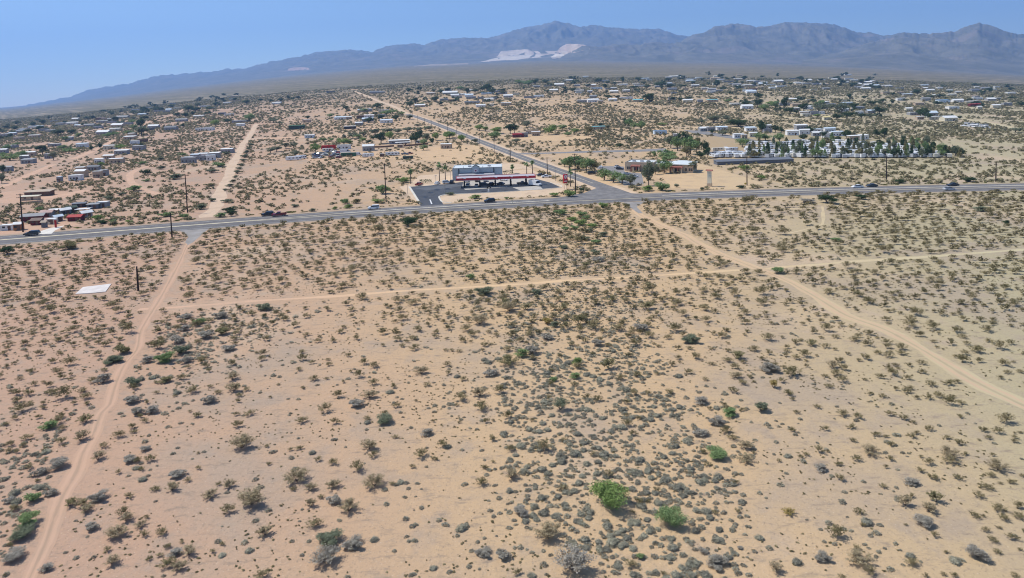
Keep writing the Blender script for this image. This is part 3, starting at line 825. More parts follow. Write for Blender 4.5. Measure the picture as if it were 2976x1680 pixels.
mb = MB(); mb.disc_y(gm, 5.0, 1.0, -1.0, -.905, 20); em = mb.build('emblem', mat('emblem_white', (.72, .68, .7), .5), gb)
mb = MB(); mb.disc_y(gm, 5.0, .42, -1.06, -1.0, 14); mb.build('emblem_centre', mat('emblem_maroon', (.18, .02, .08), .5), gb)
mb = MB(); mb.prism_x([(-3.2, 2.75), (-3.2, 3.0), (-.05, 3.65), (-.05, 3.4)], L_ * .13, L_ * .84); mb.build('awning', GREYM, st)
mb = MB()
for i in range(9): mb.box(L_ * .2 + i * 1.9, L_ * .2 + i * 1.9 + 1.6, -.05, .05, .5, 2.4)
mb.build('shop_window', WINB, st)
mb = MB(); mb.box(gm - 1, gm + 1, -.08, .06, 0, 2.3); mb.build('door', WINB, st)
for (x, y) in ((L_ * .30, 8), (L_ * .7, 7.5)):
    mb = MB(); mb.box(x, x + 1.8, y, y + 1.4, Hs - .298, Hs + .35); mb.box(x + .2, x + 1.6, y + .2, y + 1.2, Hs + .35, Hs + .42); mb.build('air_unit', GREYM, st)
for x in (L_ * .22, L_ * .35, L_ * .61, L_ * .74):
    mb = MB(); mb.tube((x, 2, Hs - .3), (x, 2, Hs + .6), .12, .12); mb.box(x - .2, x + .2, 1.8, 2.2, Hs + .55, Hs + .75); mb.build('vent', GREYM, st)

cols = [G(*P15(x, y)) for x, y in ((935, 493), (1150, 485), (1360, 477), (1572, 470), (1780, 460))]
ca, cb = cols[0], cols[-1]
crz = math.atan2(cb[1] - ca[1], cb[0] - ca[0]); cl = math.hypot(cb[0] - ca[0], cb[1] - ca[1]); sp_ = cl / 4
cn = empty('fuel_canopy', (ca[0], ca[1], 0), crz)
tag(cn, 'long red-edged fuel canopy on dark columns in front of the store', 'fuel canopy')
x0, x1, y0_, y1_ = -4.0, cl + 4.6, -2.2, 5.6; zc0, zc1 = 3.9, 5.0
mb = MB(); mb.box(x0 + .2, x1 - .2, y0_ + .2, y1_ - .2, zc0 + .1, zc1 - .15); mb.build('deck', mat('canopy_deck', (.46, .42, .44), .7, .1, .3), cn)
mb = MB(); mb.box(x0, x1, y0_, y0_ + .2, zc0, zc1); mb.box(x0, x1, y1_ - .2, y1_, zc0, zc1); mb.box(x0, x0 + .2, y0_ + .201, y1_ - .201, zc0, zc1); mb.box(x1 - .2, x1, y0_ + .201, y1_ - .201, zc0, zc1)
mb.build('fascia', REDF, cn)
mb = MB(); mb.box(x0 - .03, x1 + .03, y0_ - .04, y0_ + .03, zc0 - .18, zc0 + .06); mb.box(x0 - .04, x0 + .02, y0_ + .04, y1_, zc0 - .18, zc0 + .06); mb.build('fascia_stripe', mat('pink_stripe', (.62, .36, .36), .5), cn)
for i in range(5):
    x = i * sp_
    mb = MB(); mb.box(x - .28, x + .28, -.28, .28, .9, zc0 + .1); mb.box(x - .45, x + .45, -.45, .45, 0, .9); mb.build('column', DARKM, cn)
    mb = MB(); mb.box(x - .28, x + .28, 4.3, 4.86, 0, zc0 + .1); mb.build('column', DARKM, cn)
    mb = MB(); mb.prism_y([(x - .9, zc1 + .02), (x + .9, zc1 - .42), (x + .9, zc1 - .1), (x - .9, zc1 + .36)], y0_ - .16, y0_ + .5); mb.build('arch_bracket', WHITEM, cn)
# pumps stand on islands between the columns
for i in range(5):
    for yy in (1.1, 3.2):
        q = Matrix.Rotation(crz, 4, 'Z') @ Vector((i * sp_, yy, 0))
        r_ = empty('fuel_pump', (ca[0] + q.x, ca[1] + q.y, .02), crz)
        tag(r_, None, 'fuel pump')
        mb = MB(); mb.box(-.9, .9, -.55, .55, 0, .15); mb.build('island', CONC, r_)
        mb = MB(); mb.box(-.4, .4, -.28, .28, .15, 1.9); mb.box(-.45, .45, -.32, .32, 1.9, 2.15); mb.build('cabinet', DARKM, r_)
        mb = MB(); mb.box(-.28, .28, -.3, -.285, 1.2, 1.6); mb.build('display', mat('pump_display', (.4, .4, .42), .4), r_)
        later(r_, ('front dark fuel pump' if yy < 2 else 'rear dark fuel pump'), 'under the red canopy', i, 'pumps under the fuel canopy')
rc = random.Random(3)
for (x, y, kind, col, rot, name, cat, lab) in [
        (985, 478, 'suv', 'silver', 1.45, 'car', 'car', 'silver car in the front row at the left canopy column'),
        (1100, 480, 'sedan', 'silver', 1.5, 'car', 'car', 'pale car in the front row between the first two columns'),
        (1212, 468, 'suv', 'navy', 0.1, 'car', 'car', 'dark blue car behind the motorcycle under the canopy'),
        (1305, 465, 'suv', 'black', 1.3, 'car', 'car', 'black car left of the middle canopy column'),
        (1425, 455, 'sedan', 'blue_grey', 2.6, 'car', 'car', 'blue-grey car right of the middle canopy column'),
        (968, 415, 'suv', 'white', 1.5, 'car', 'car', 'white car nearest the store behind the left canopy column'),
        (1105, 412, 'suv', 'dark', 1.5, 'car', 'car', 'dark car parked at the store door behind the second column'),
        (1222, 408, 'suv', 'silver', 1.5, 'car', 'car', 'silver car parked at the store front near the middle'),
        (1470, 398, 'sedan', 'white', -.7, 'car', 'car', 'white car angled in the open right of the middle column'),
        (1725, 452, 'pickup', 'dark', .1, 'pickup_truck', 'pickup truck', 'dark pickup truck beside the right canopy column'),
        (1898, 468, 'van', 'white', -.75, 'delivery_truck', 'truck', 'white delivery truck at the right end of the canopy'),
        (318, 462, 'pickup', 'red', 1.2, 'pickup_truck', 'pickup truck', 'red pickup truck at the left edge of the station lot'),
        (565, 445, 'sedan', 'white', 1.3, 'car', 'car', 'white car parked alone below the two tall palms'),
        (695, 436, 'suv', 'white', .2, 'car', 'car', 'white car parked at the left wall of the store'),
        (765, 432, 'suv', 'dark', 1.5, 'car', 'car', 'dark car parked right of the white car by the store'),
        (1975, 335, 'sedan', 'black', .3, 'car', 'car', 'black car behind the white pickup right of the canopy'),
        (2050, 358, 'pickup', 'white', .05 + math.pi, 'pickup_truck', 'pickup truck', 'white pickup truck parked right of the red canopy')]:
    p = G(*P15(x, y)); car(name, cat, kind, col, (p[0], p[1], .03), rot + crz, lab, 'vehicles at the fuel station')
for (x, y, kind, col, rot, lab) in [(685, 318, 'sedan', 'white', 1.4, 'white car parked behind the clinic trees'), (562, 305, 'sedan', 'white', .3, 'white car half hidden by trees left of the clinic'), (905, 312, 'sedan', 'silver', .8, 'silver car parked left of the black car at the clinic'),
        (945, 342, 'sedan', 'black', -.4, 'black car parked nearest the left clinic wall'), (1035, 412, 'sedan', 'silver', .1, 'silver car behind the white car in front of the clinic'), (1140, 446, 'sedan', 'white', .1, 'white car parked in front of the clinic porch'),
        (560, 405, 'suv', 'black', .2, 'black car in the shade at the car park corner')]:
    p = G(*P16(x, y)); car('parked_car', 'car', kind, col, (p[0], p[1], .02), rot, lab, 'cars parked at the clinic')
# motorcycle
p = G(*P15(1268, 502)); mc = empty('motorcycle', (p[0], p[1], .02), .3); tag(mc, 'dark motorcycle parked in front of the canopy', 'motorcycle')
mb = MB(); mb.prism_y([(-.7, .55), (-.75, .85), (-.1, .8), (.2, 1.0), (.55, .95), (.6, .6), (.2, .35), (-.3, .35)], -.16, .16); mb.tube((.5, 0, .9), (.85, 0, .32), .05, .05); mb.tube((.42, -.4, 1.12), (.42, .4, 1.12), .03, .03); mb.tube((.42, 0, 1.1), (.55, 0, .9), .04, .04); mb.build('frame', paint('black'), mc)
mb = MB(); mb.box(-.8, 0, -.15, .15, .852, .95); mb.build('seat', DARKM, mc)
for x in (-.8, .85):
    mb = MB(); mb.disc_y(x, .32, .32, -.08, .08, 14); mb.build('wheel', TYRE, mc)
# roadside sign of the station
p = G(1643.5, 550); sg = empty('pylon_sign', (p[0], p[1], 0), R(38)); tag(sg, 'tall red station sign with white roundel on two posts', 'sign')
for x in (-.85, .85):
    mb = MB(); mb.tube((x, 0, 0), (x, 0, 3.4), .11, .11, 8); mb.build('post', mat('sign_post', (.3, .2, .17), .6), sg)
mb = MB(); mb.box(-1.2, 1.2, -.32, .32, 4.3, 7.2); mb.box(-1.05, 1.05, -.28, .28, 2.9, 4.3); mb.build('panel', REDF, sg)
mb = MB()
for (ys_, yo) in ((-.36, -.322), (.322, .36)):
    mb.disc_y(-.1, 6.0, .92, ys_, yo, 20); mb.box(-.95, .7, ys_, yo, 3.7, 4.1)
rd = mb.build('roundel', mat('sign_white', (.85, .75, .78), .4), sg)
mb = MB()
for s in (-1, 1):
    a, b = sorted((s * .362, s * .385))
    mb.box(-.5, -.28, a, b, 5.5, 6.5)
    mb.prism_y([(-.28, 5.95), (.2, 6.5), (.45, 6.5), (-.1, 5.95)], a, b); mb.prism_y([(-.28, 6.05), (-.02, 6.05), (.48, 5.5), (.2, 5.5)], a, b)
mb.build('letter', REDF, rd)
# flat-roofed clinic
pl = G(*P16(1015, 358)); pr = G(*P16(1940, 388))
L_ = math.hypot(pr[0] - pl[0], pr[1] - pl[1]); rz = math.atan2(pr[1] - pl[1], pr[0] - pl[0])
cl_ = empty('clinic', (pl[0], pl[1], 0), rz); tag(cl_, 'tan stucco clinic with white roof and two red-brown porches', 'clinic')
mb = MB(); mb.box(0, L_ * .43, 0, 14, 0, 4.6); mb.box(L_ * .43 + .001, L_ * .66, 3, 13, 0, 4.2); mb.box(L_ * .66 + .001, L_, 0, 13, 0, 4.5); mb.build('wall', TAN, cl_)
mb = MB(); mb.box(.4, L_ * .43 - .4, .4, 13.6, 4.6, 4.72); mb.box(L_ * .43 + .3, L_ * .66 - .3, 3.3, 12.6, 4.2, 4.32)
mb.add([(L_ * .65, -.6, 4.5), (L_ + .6, -.6, 4.5), (L_ + .6, 13.6, 4.5), (L_ * .65, 13.6, 4.5), (L_ * .78, 6.5, 6.0), (L_ * .88, 6.5, 6.0)], [(0, 1, 5, 4), (1, 2, 5), (2, 3, 4, 5), (3, 0, 4), (3, 2, 1, 0)])
mb.build('roof', ROOFW, cl_)
mb = MB()
for (a, b, c, d, z) in ((0, L_ * .43, 0, 14, 4.6),):
    mb.box(a, b, c - .02, c + .3, z, z + .6); mb.box(a, b, d - .3, d, z, z + .6); mb.box(a - .02, a + .3, c + .301, d - .301, z, z + .6); mb.box(b - .3, b, c + .301, d - .301, z, z + .6)
mb.build('parapet', TAN, cl_)
for x in (L_ * .08, L_ * .2, L_ * .3):
    mb = MB(); mb.box(x, x + 1.6, 5, 6.5, 4.72, 5.7); mb.build('air_unit', GREYM, cl_)
for (xa_, xb_) in ((L_ * .10, L_ * .24), (L_ * .68, L_ * .86)):
    mb = MB(); mb.prism_x([(-3.0, 2.7), (-3.0, 2.95), (-.05, 3.7), (-.05, 3.4)], xa_, xb_); mb.box(xa_ + .5, xb_ - .5, -3.05, -2.8, 2.9, 3.3)
    pch = mb.build('porch_roof', BRICKR, cl_)
    for i in range(4):
        x = xa_ + .4 + i * (xb_ - xa_ - .8) / 3; mb = MB(); mb.box(x - .28, x + .28, -2.95, -2.4, 0, 2.75); mb.build('pillar', TAN if i % 2 else BRICKR, pch)
    mb = MB(); mb.box((xa_ + xb_) / 2 - 1.2, (xa_ + xb_) / 2 + 1.2, -.06, .04, 0, 2.4); mb.build('door', WINB, cl_)
for x in [L_ * .03, L_ * .065, L_ * .28, L_ * .34, L_ * .39, L_ * .47, L_ * .53, L_ * .59, L_ * .89, L_ * .94, L_ * .97]:
    yy = 3 if L_ * .43 < x < L_ * .66 else 0
    mb = MB(); mb.box(x, x + .9, yy - .04, yy + .04, 1.0, 2.5); mb.build('window', WINB, cl_)
# clinic sign pillar
p = G(2062, 542); sp = empty('sign_pillar', (p[0], p[1], 0), R(-28)); tag(sp, 'tall cream sign pillar with red tile cap on the sand lot', 'sign')
CREAM = mat('cream_stucco', (.78, .72, .55), .85, .04)
mb = MB(); mb.box(-.9, .9, -.6, .6, 1.6, 7.4); mb.build('shaft', CREAM, sp)
mb = MB(); mb.box(-1.1, 1.1, -.75, .75, 0, 1.6); mb.build('base', TAN, sp)
mb = MB(); mb.prism_x([(-1.15, 7.4), (1.15, 7.4), (.5, 7.95), (-.5, 7.95)], -1.55, 1.55); mb.build('cap', BRICKR, sp)
mb = MB(); mb.box(-.7, .7, -.64, -.602, 4.4, 5.6); mb.box(-.6, .6, -.64, -.602, 6.2, 6.6); mb.build('sign_panel', mat('faded_sign', (.6, .6, .5), .6), sp)

# ------------------------------------------------------------------ poles
WOOD = mat('pole_wood', (.05, .035, .028), .9, .2, 2)
STEEL = mat('pole_steel', (.25, .25, .24), .5)
def utility_pole(px, py, hpx, arms, label, rz=.1, group=None, zone=None, rad=.21):
    p = G(px, py); h = hpx * mpp(p)
    r = empty('utility_pole', p, rz); tag(r, label, 'utility pole', group or 'wooden utility poles')
    mb = MB(); mb.tube((0, 0, -.3), (0, 0, h), rad * 1.25, rad * .8, 8); mb.build('pole', WOOD, r)
    for k in range(arms):
        z = h - .45 - k * 1.1
        mb = MB(); mb.box(-1.25, 1.25, -.2, -.08, z, z + .14)
        a = mb.build('crossarm', WOOD, r)
        mb = MB()
        for x in (-1.15, -.5, .5, 1.15): mb.tube((x, -.14, z + .14), (x, -.14, z + .4), .06, .05, 5)
        mb.build('insulator', STEEL, a)
    if zone: later(r, 'wooden utility pole', zone, px, group)
    return r
for (px, py, h, a, lab) in [(545, 618, 112, 1, 'tall dark pole above the left dirt road beyond the highway'), (500, 690, 72, 0, 'slim pole on the near verge left of the gravel apron'), (67, 674, 112, 2, 'tall dark pole in front of the roadside shacks'),
        (1122, 584, 110, 1, 'tall dark pole left of the fuel station entrance'), (1673, 565, 119, 2, 'tall dark pole beside the red station sign'), (2171, 539, 84, 1, 'tall dark pole right of the cream sign pillar'),
        (2576, 528, 71, 1, 'dark pole behind the white and dark cars at right'), (2894, 528, 58, 0, 'slim pole near the right edge beyond the highway'), (402, 845, 72, 0, 'lone brown pole beside the pale concrete slab'),
        (1591, 511, 54, 1, 'dark pole between the palms and the side road'), (1483, 470, 34, 1, 'dark pole where the side road meets the store lot')]:
    utility_pole(px, py, h, a, lab)
for (x, y, h) in [(1272, 400, 45), (1315, 432, 58), (1370, 458, 55), (1425, 478, 62), (1488, 502, 68), (1557, 522, 82), (1632, 553, 78), (1716, 605, 80), (1820, 645, 125), (1937, 692, 105), (2068, 752, 150)]:
    utility_pole(744 + x * .3577, 200 + y * .3577, h * .3577, 1, None, .9, 'poles along the side road', 'along the left of the side road', rad=.15)
for (x, y, h, lab) in [(163, 578, 124, 'slim lamp post left of the station entrance'), (548, 430, 100, 'slim lamp post left of the two tall palms'), (750, 396, 128, 'slim lamp post at the left corner of the store'), (2175, 405, 190, 'slim lamp post right of the white pickup'),
        (675, 590, 130, 'slim lamp post on the planted island')]:
    p = G(*P15(x, y)); hm = h * .2135 * mpp(p)
    r = empty('lamp_post', p, 0); tag(r, lab, 'lamp post', 'slim lamp posts round the station lot')
    mb = MB(); mb.tube((0, 0, 0), (0, 0, hm), .09, .06, 8); mb.build('post', STEEL, r)
    mb = MB(); mb.box(-.55, .55, -.18, .18, hm, hm + .16); mb.build('lamp_head', STEEL, r)
p = G(*P15(1264, 556)); bx = empty('utility_box', p, 0); tag(bx, 'small white cabinet on the sand strip before the canopy', 'cabinet')
mb = MB(); mb.box(-.35, .35, -.3, .3, .15, 1.5); mb.build('cabinet_body', WHITEM, bx); mb = MB(); mb.box(-.45, .45, -.4, .4, 0, .15); mb.build('base', CONC, bx)
for (x, y, lab) in ((1587, 712, 'short yellow marker post at the highway median'),):
    p = G(*P15(x, y)); r = empty('marker_post', p, 0); tag(r, lab, 'marker post'); mb = MB(); mb.tube((0, 0, 0), (0, 0, 1.1), .12, .12); mb.build('post', YPAINT, r); mb = MB(); mb.box(-.25, .25, -.05, .05, 1.1, 1.6); mb.build('plate', YPAINT, r)
p = G(2166, 546); r = empty('warning_sign', p, 0); tag(r, 'small yellow warning sign below the tall pole', 'sign'); mb = MB(); mb.tube((0, 0, 0), (0, 0, 1.5), .05, .05); mb.build('post', STEEL, r); mb = MB(); mb.prism_y([(0, 1.4), (.55, 1.95), (0, 2.5), (-.55, 1.95)], -.08, -.05); mb.build('plate', mat('sign_yellow', (.75, .5, .05), .5), r)
# concrete slab in the scrub
W = [G(*q) for q in [(219, 856), (241, 836), (324, 826), (307, 849), (268, 853)]]
mb = MB(); n = len(W); mb.add([(a[0], a[1], 0) for a in W] + [(a[0], a[1], .16) for a in W], [tuple(range(n, 2 * n))[::-1], *[(i, (i + 1) % n, (i + 1) % n + n, i + n) for i in range(n)]])
CLEAR_POLY.append(np.array([G(*q)[:2] for q in [(205, 868), (236, 832), (338, 820), (318, 862), (268, 866)]]))
tag(mb.build('foundation_slab', mat('pale_slab', (.66, .60, .55), .9, .14, .4)), 'pale bare foundation slab lying in the scrub at left', 'foundation slab')
sheet('concrete_driveway', [(108, 682), (118, 672), (142, 664), (190, 655), (160, 670), (150, 679)], mat('pale_drive', (.68, .63, .55), .9, .1, .4), zo=.02, label='pale concrete driveway by the roadside shacks')

# ------------------------------------------------------------------ buildings
WC = {'white': (.74, .73, .70), 'grey': (.30, .30, .30), 'tan': (.46, .36, .26), 'brown': (.16, .10, .075), 'dark': (.05, .05, .055), 'cream': (.62, .56, .42), 'pink': (.5, .32, .27), 'red': (.42, .03, .03),
      'maroon': (.14, .03, .035), 'blue': (.16, .27, .40), 'cyan': (.20, .48, .50), 'green': (.07, .16, .09), 'orange': (.36, .16, .07), 'bluewhite': (.58, .66, .72), 'darkgreen': (.05, .08, .06), 'yellow': (.72, .58, .28), 'slate': (.15, .16, .18)}
def wm(c): return mat('wall_' + c, WC[c], .85, .1, .6)
def rm(c): return mat('roof_' + c, WC[c], .7, .1, .5)
def house_geo(w, d, h, style, wall, roof, wins, door, single):
    """returns list of (part name, MB, material, parent index)"""
    out = []
    rise = {'gable': .24 * d, 'mobile': .08 * d, 'flat': 0, 'shed': .10 * d, 'barn': .36 * d, 'carport': .06 * d}[style]
    a = MB()
    if style == 'carport':
        for sx in (-1, 0, 1):
            for sy in (-1, 1): a.tube((sx * w * .46, sy * d * .44, 0), (sx * w * .46, sy * d * .44, h), .08, .08, 5)
        out.append(('post', a, wm('grey'), -1))
    elif style in ('gable', 'mobile', 'barn'):
        a.prism_x([(-d / 2, 0), (d / 2, 0), (d / 2, h), (0, h + rise), (-d / 2, h)], -w / 2, w / 2); out.append(('wall', a, wm(wall), -1))
    elif style == 'shed':
        a.prism_x([(-d / 2, 0), (d / 2, 0), (d / 2, h + rise), (-d / 2, h)], -w / 2, w / 2); out.append(('wall', a, wm(wall), -1))
    else:
        a.box(-w / 2, w / 2, -d / 2, d / 2, 0, h); out.append(('wall', a, wm(wall), -1))
    r = MB(); ov = .35 if style != 'flat' else .1; th = .16
    if style in ('gable', 'mobile', 'barn', 'carport'):
        k = rise / (d / 2)
        if style == 'barn':
            pts = [(math.cos(t) * (d / 2 + .3), h + math.sin(t) * rise * 1.15) for t in np.linspace(0, math.pi, 9)]
            inn = [(y * .985, z - th) for y, z in pts[::-1]]
            r.prism_x(pts + inn, -w / 2 - ov, w / 2 + ov)
        else:
            e = ov
            r.prism_x([(-d / 2 - e, h - k * e + .01), (0, h + rise + .01), (d / 2 + e, h - k * e + .01), (d / 2 + e, h - k * e + th), (0, h + rise + th), (-d / 2 - e, h - k * e + th)], -w / 2 - ov, w / 2 + ov)
    elif style == 'shed':
        k = rise / d; e = ov
        r.prism_x([(-d / 2 - e, h - k * e + .01), (d / 2 + e, h + rise + k * e + .01), (d / 2 + e, h + rise + k * e + th), (-d / 2 - e, h - k * e + th)], -w / 2 - ov, w / 2 + ov)
    else:
        r.box(-w / 2 - ov, w / 2 + ov, -d / 2 - ov, d / 2 + ov, h, h + .22)
    out.append(('roof', r, rm(roof), -1))
    for i in range(wins):
        x = -w / 2 + w * (i + .7) / (wins + .6)
        m = MB(); m.box(x - .5, x + .5, -d / 2 - .03, -d / 2 + .02, 1.0, min(h - .3, 2.0)); out.append(('window', m, WINB, -1))
    if door:
        m = MB(); x = w * .18; m.box(x - .5, x + .5, -d / 2 - .035, -d / 2 + .02, .05, min(h - .2, 2.1)); out.append(('door', m, wm('brown'), -1))
    return out
def house(name, cat, px, py, wpx, col, roof, style='gable', label=None, zone=None, h=2.7, dr=.5, rz=None, wins=3, door=True, group=None, parts=True, desc=None, hpx=None):
    p = G(px, py); s = mpp(p); w = max(wpx * s * (.92 if wpx > 30 else 1.12), 2.0); d = max(w * dr, 2.2)
    if hpx: h = hpx * s
    if rz is None: rz = random.uniform(-.12, .12) + .04
    c = (p[0], p[1] + d / 2 * .9)
    z = float(ground(*c)) - .05
    ps = house_geo(w, d, h, style, col, roof, wins if parts else 0, door and parts, not parts)
    if parts:
        root = empty(name, (c[0], c[1], z), rz)
        for (n, m, mt, _) in ps: m.build(n, mt, root)
    else:
        al = MB(); mats = []
        for (n, m, mt, _) in ps:
            al.add(m.v, m.f, len(mats)); mats.append(mt)
        # a strip of dark windows and a door, too small to be parts
        k = len(mats); mats.append(WINB)
        nwin = max(2, int(w / 4))
        if style != 'carport':
            for i in range(nwin):
                x = -w / 2 + w * (i + .5) / nwin; al.box(x - .45, x + .45, -d / 2 - .03, -d / 2 + .02, .9, min(h - .3, 2.0), k)
        root = al.build(name, mats); root.location = (c[0], c[1], z); root.rotation_euler = (0, 0, rz)
    CLEAR_LINES.append((np.array([[c[0] - w / 2, c[1]], [c[0] + w / 2, c[1]]]), d / 2 + .5))
    tag(root, label, cat, group)
    if zone: later(root, desc or f'{roof}-roofed {cat}', zone, px, group)
    return root

# roadside shacks at the lower left
def P4(x, y): return (x * .1553, 520 + y * .1553)
g = 'buildings of the roadside cluster at left'
for (x, y, w, h, col, roof, sty, rz, dr, name, cat, lab) in [
        (690, 325, 470, 13, 'brown', 'tan', 'shed', .12, .35, 'building', 'building', 'long low brown building with tan roof left of bare yard'),
        (545, 400, 330, 11, 'tan', 'cream', 'shed', .10, .28, 'carport', 'carport', 'long cream-roofed shed before the long brown building'),
        (130, 965, 260, 15, 'white', 'white', 'flat', .1, .4, 'house', 'house', 'white-roofed house at the left edge by the highway'),
        (315, 965, 110, 19, 'orange', 'white', 'gable', .2, .9, 'shed', 'shed', 'rusty orange shed beside the tall left pole'),
        (590, 790, 400, 15, 'maroon', 'grey', 'gable', .22, .4, 'barn', 'barn', 'long grey-roofed barn with dark red front by the tall pole'),
        (850, 735, 210, 17, 'grey', 'pink', 'gable', .2, .7, 'house', 'house', 'grey house with faded pink roof behind the small shops'),
        (660, 865, 150, 14, 'maroon', 'brown', 'gable', .1, .8, 'cabin', 'cabin', 'small dark brown cabin left of the pink-roofed cottage'),
        (800, 850, 160, 12, 'tan', 'pink', 'gable', .1, .7, 'cottage', 'cottage', 'small tan cottage with pink roof and white trim'),
        (945, 850, 120, 15, 'cream', 'white', 'flat', .05, .6, 'shop', 'shop', 'small white false-front shop facing the highway'),
        (1055, 800, 110, 15, 'grey', 'bluewhite', 'gable', .9, .7, 'shed', 'shed', 'grey shed with pale blue roof right of the white shop'),
        (990, 650, 150, 10, 'dark', 'white', 'shed', .2, .5, 'shed', 'shed', 'dark shed with white roof behind the pink-roofed house'),
        (1180, 690, 140, 17, 'slate', 'white', 'gable', .9, .8, 'cabin', 'cabin', 'dark blue cabin with small white roof amid the shacks'),
        (1300, 640, 130, 16, 'darkgreen', 'darkgreen', 'gable', .9, .8, 'cabin', 'cabin', 'dark green cabin right of the dark blue cabin'),
        (1460, 535, 230, 11, 'dark', 'slate', 'shed', .3, .3, 'shed', 'shed', 'long dark shed roof at the back of the shacks'),
        (1530, 625, 240, 9, 'maroon', 'white', 'carport', .25, .5, 'carport', 'carport', 'wide white carport roof behind the red-roofed shop'),
        (1570, 730, 150, 15, 'grey', 'white', 'gable', 1.0, .8, 'shed', 'shed', 'grey shed with white roof at the right of the red roof'),
        (1390, 790, 260, 13, 'maroon', 'red', 'gable', .05, .5, 'shop', 'shop', 'shop with bright red roof near the highway'),
        (1730, 560, 210, 13, 'slate', 'grey', 'shed', .1, .5, 'shed', 'shed', 'dark grey shed at the right end of the shacks'),
        (1905, 540, 160, 16, 'grey', 'white', 'flat', .05, .6, 'trailer', 'trailer', 'grey box trailer with white roof behind bright green tree')]:
    q = P4(x, y); house(name, cat, q[0], q[1], w * .1553, col, roof, sty, label=lab, rz=rz, dr=dr, hpx=h, group=g, wins=2)
for (x, y, lab) in ((835, 905, 'small roofed kiosk in front of the white shop'), (1045, 910, 'red and white post box at the concrete driveway')):
    p = G(*P4(x, y)); r = empty('kiosk', p, .1); tag(r, lab, 'kiosk'); red = 'red' in lab
    mb = MB(); mb.box(-.8, .8, -.6, .6, 0, 2.0) if not red else mb.box(-.25, .25, -.25, .25, 0, 3.0); mb.build('booth' if not red else 'post', wm('slate') if not red else wm('red'), r)
    mb = MB(); mb.prism_x([(-.9, 2.0), (.9, 2.0), (0, 2.7)], -1.1, 1.1) if not red else mb.box(-.5, .5, -.4, .4, 3.0, 3.5); mb.build('roof' if not red else 'sign_panel', rm('tan' if not red else 'white'), r)

# mid-distance ranch, crop [780,360] scale .2213
def P3(x, y): return (780 + x * .2213, 360 + y * .2213)
g = 'structures round the far ranch'
for (x, y, w, h, col, roof, sty, rz, dr, name, cat, lab) in [
        (368, 74, 220, 11, 'darkgreen', 'green', 'mobile', .15, .25, 'mobile_home', 'mobile home', 'long green mobile home among scrub at upper left'),
        (1068, 68, 165, 8, 'dark', 'white', 'mobile', .1, .28, 'mobile_home', 'mobile home', 'dark-walled mobile home with white roof below the far cluster'),
        (537, 187, 110, 9, 'bluewhite', 'white', 'mobile', .05, .4, 'mobile_home', 'mobile home', 'small pale blue mobile home alone on a bare strip'),
        (785, 330, 200, 10, 'red', 'red', 'flat', 0.02, .22, 'shipping_container', 'container', 'red shipping container left of the white one'),
        (778, 356, 150, 7, 'white', 'white', 'flat', .02, .2, 'shipping_container', 'container', 'white low container in front of the red container'),
        (990, 333, 190, 12, 'white', 'white', 'flat', .02, .2, 'box_trailer', 'trailer', 'white box trailer right of the red container'),
        (1308, 355, 130, 14, 'grey', 'white', 'gable', .1, .6, 'house', 'house', 'small grey house with white gable roof right of junk yard'),
        (1050, 428, 205, 11, 'green', 'cream', 'flat', .05, .2, 'shipping_container', 'container', 'green container in front of the white trucks'),
        (1490, 432, 45, 8, 'brown', 'grey', 'flat', 0, .9, 'shed', 'shed', 'tiny dark shed between the camper and the motor home'),
        (1712, 262, 290, 10, 'grey', 'white', 'mobile', .15, .35, 'ranch_house', 'house', 'long white-roofed ranch house among dark trees'),
        (1760, 280, 200, 8, 'dark', 'white', 'carport', .2, .35, 'carport', 'carport', 'white carport in front of the ranch house'),
        (1732, 313, 62, 8, 'tan', 'tan', 'flat', 0, .7, 'shed', 'shed', 'small tan shed in front of the ranch house'),
        (1832, 460, 115, 7, 'darkgreen', 'darkgreen', 'flat', .05, .3, 'dumpster', 'dumpster', 'dark green roll-off dumpster alone on the sand'),
        (2335, 325, 150, 13, 'tan', 'white', 'mobile', -.1, .55, 'house', 'house', 'white-roofed house alone on sand near the side road'),
        (1965, 252, 50, 8, 'white', 'white', 'mobile', 0, .6, 'shed', 'shed', 'small white shed among trees right of the ranch house')]:
    q = P3(x, y); house(name, cat, q[0], q[1], w * .2213, col, roof, sty, label=lab, rz=rz, dr=dr, hpx=h, group=g, wins=3)
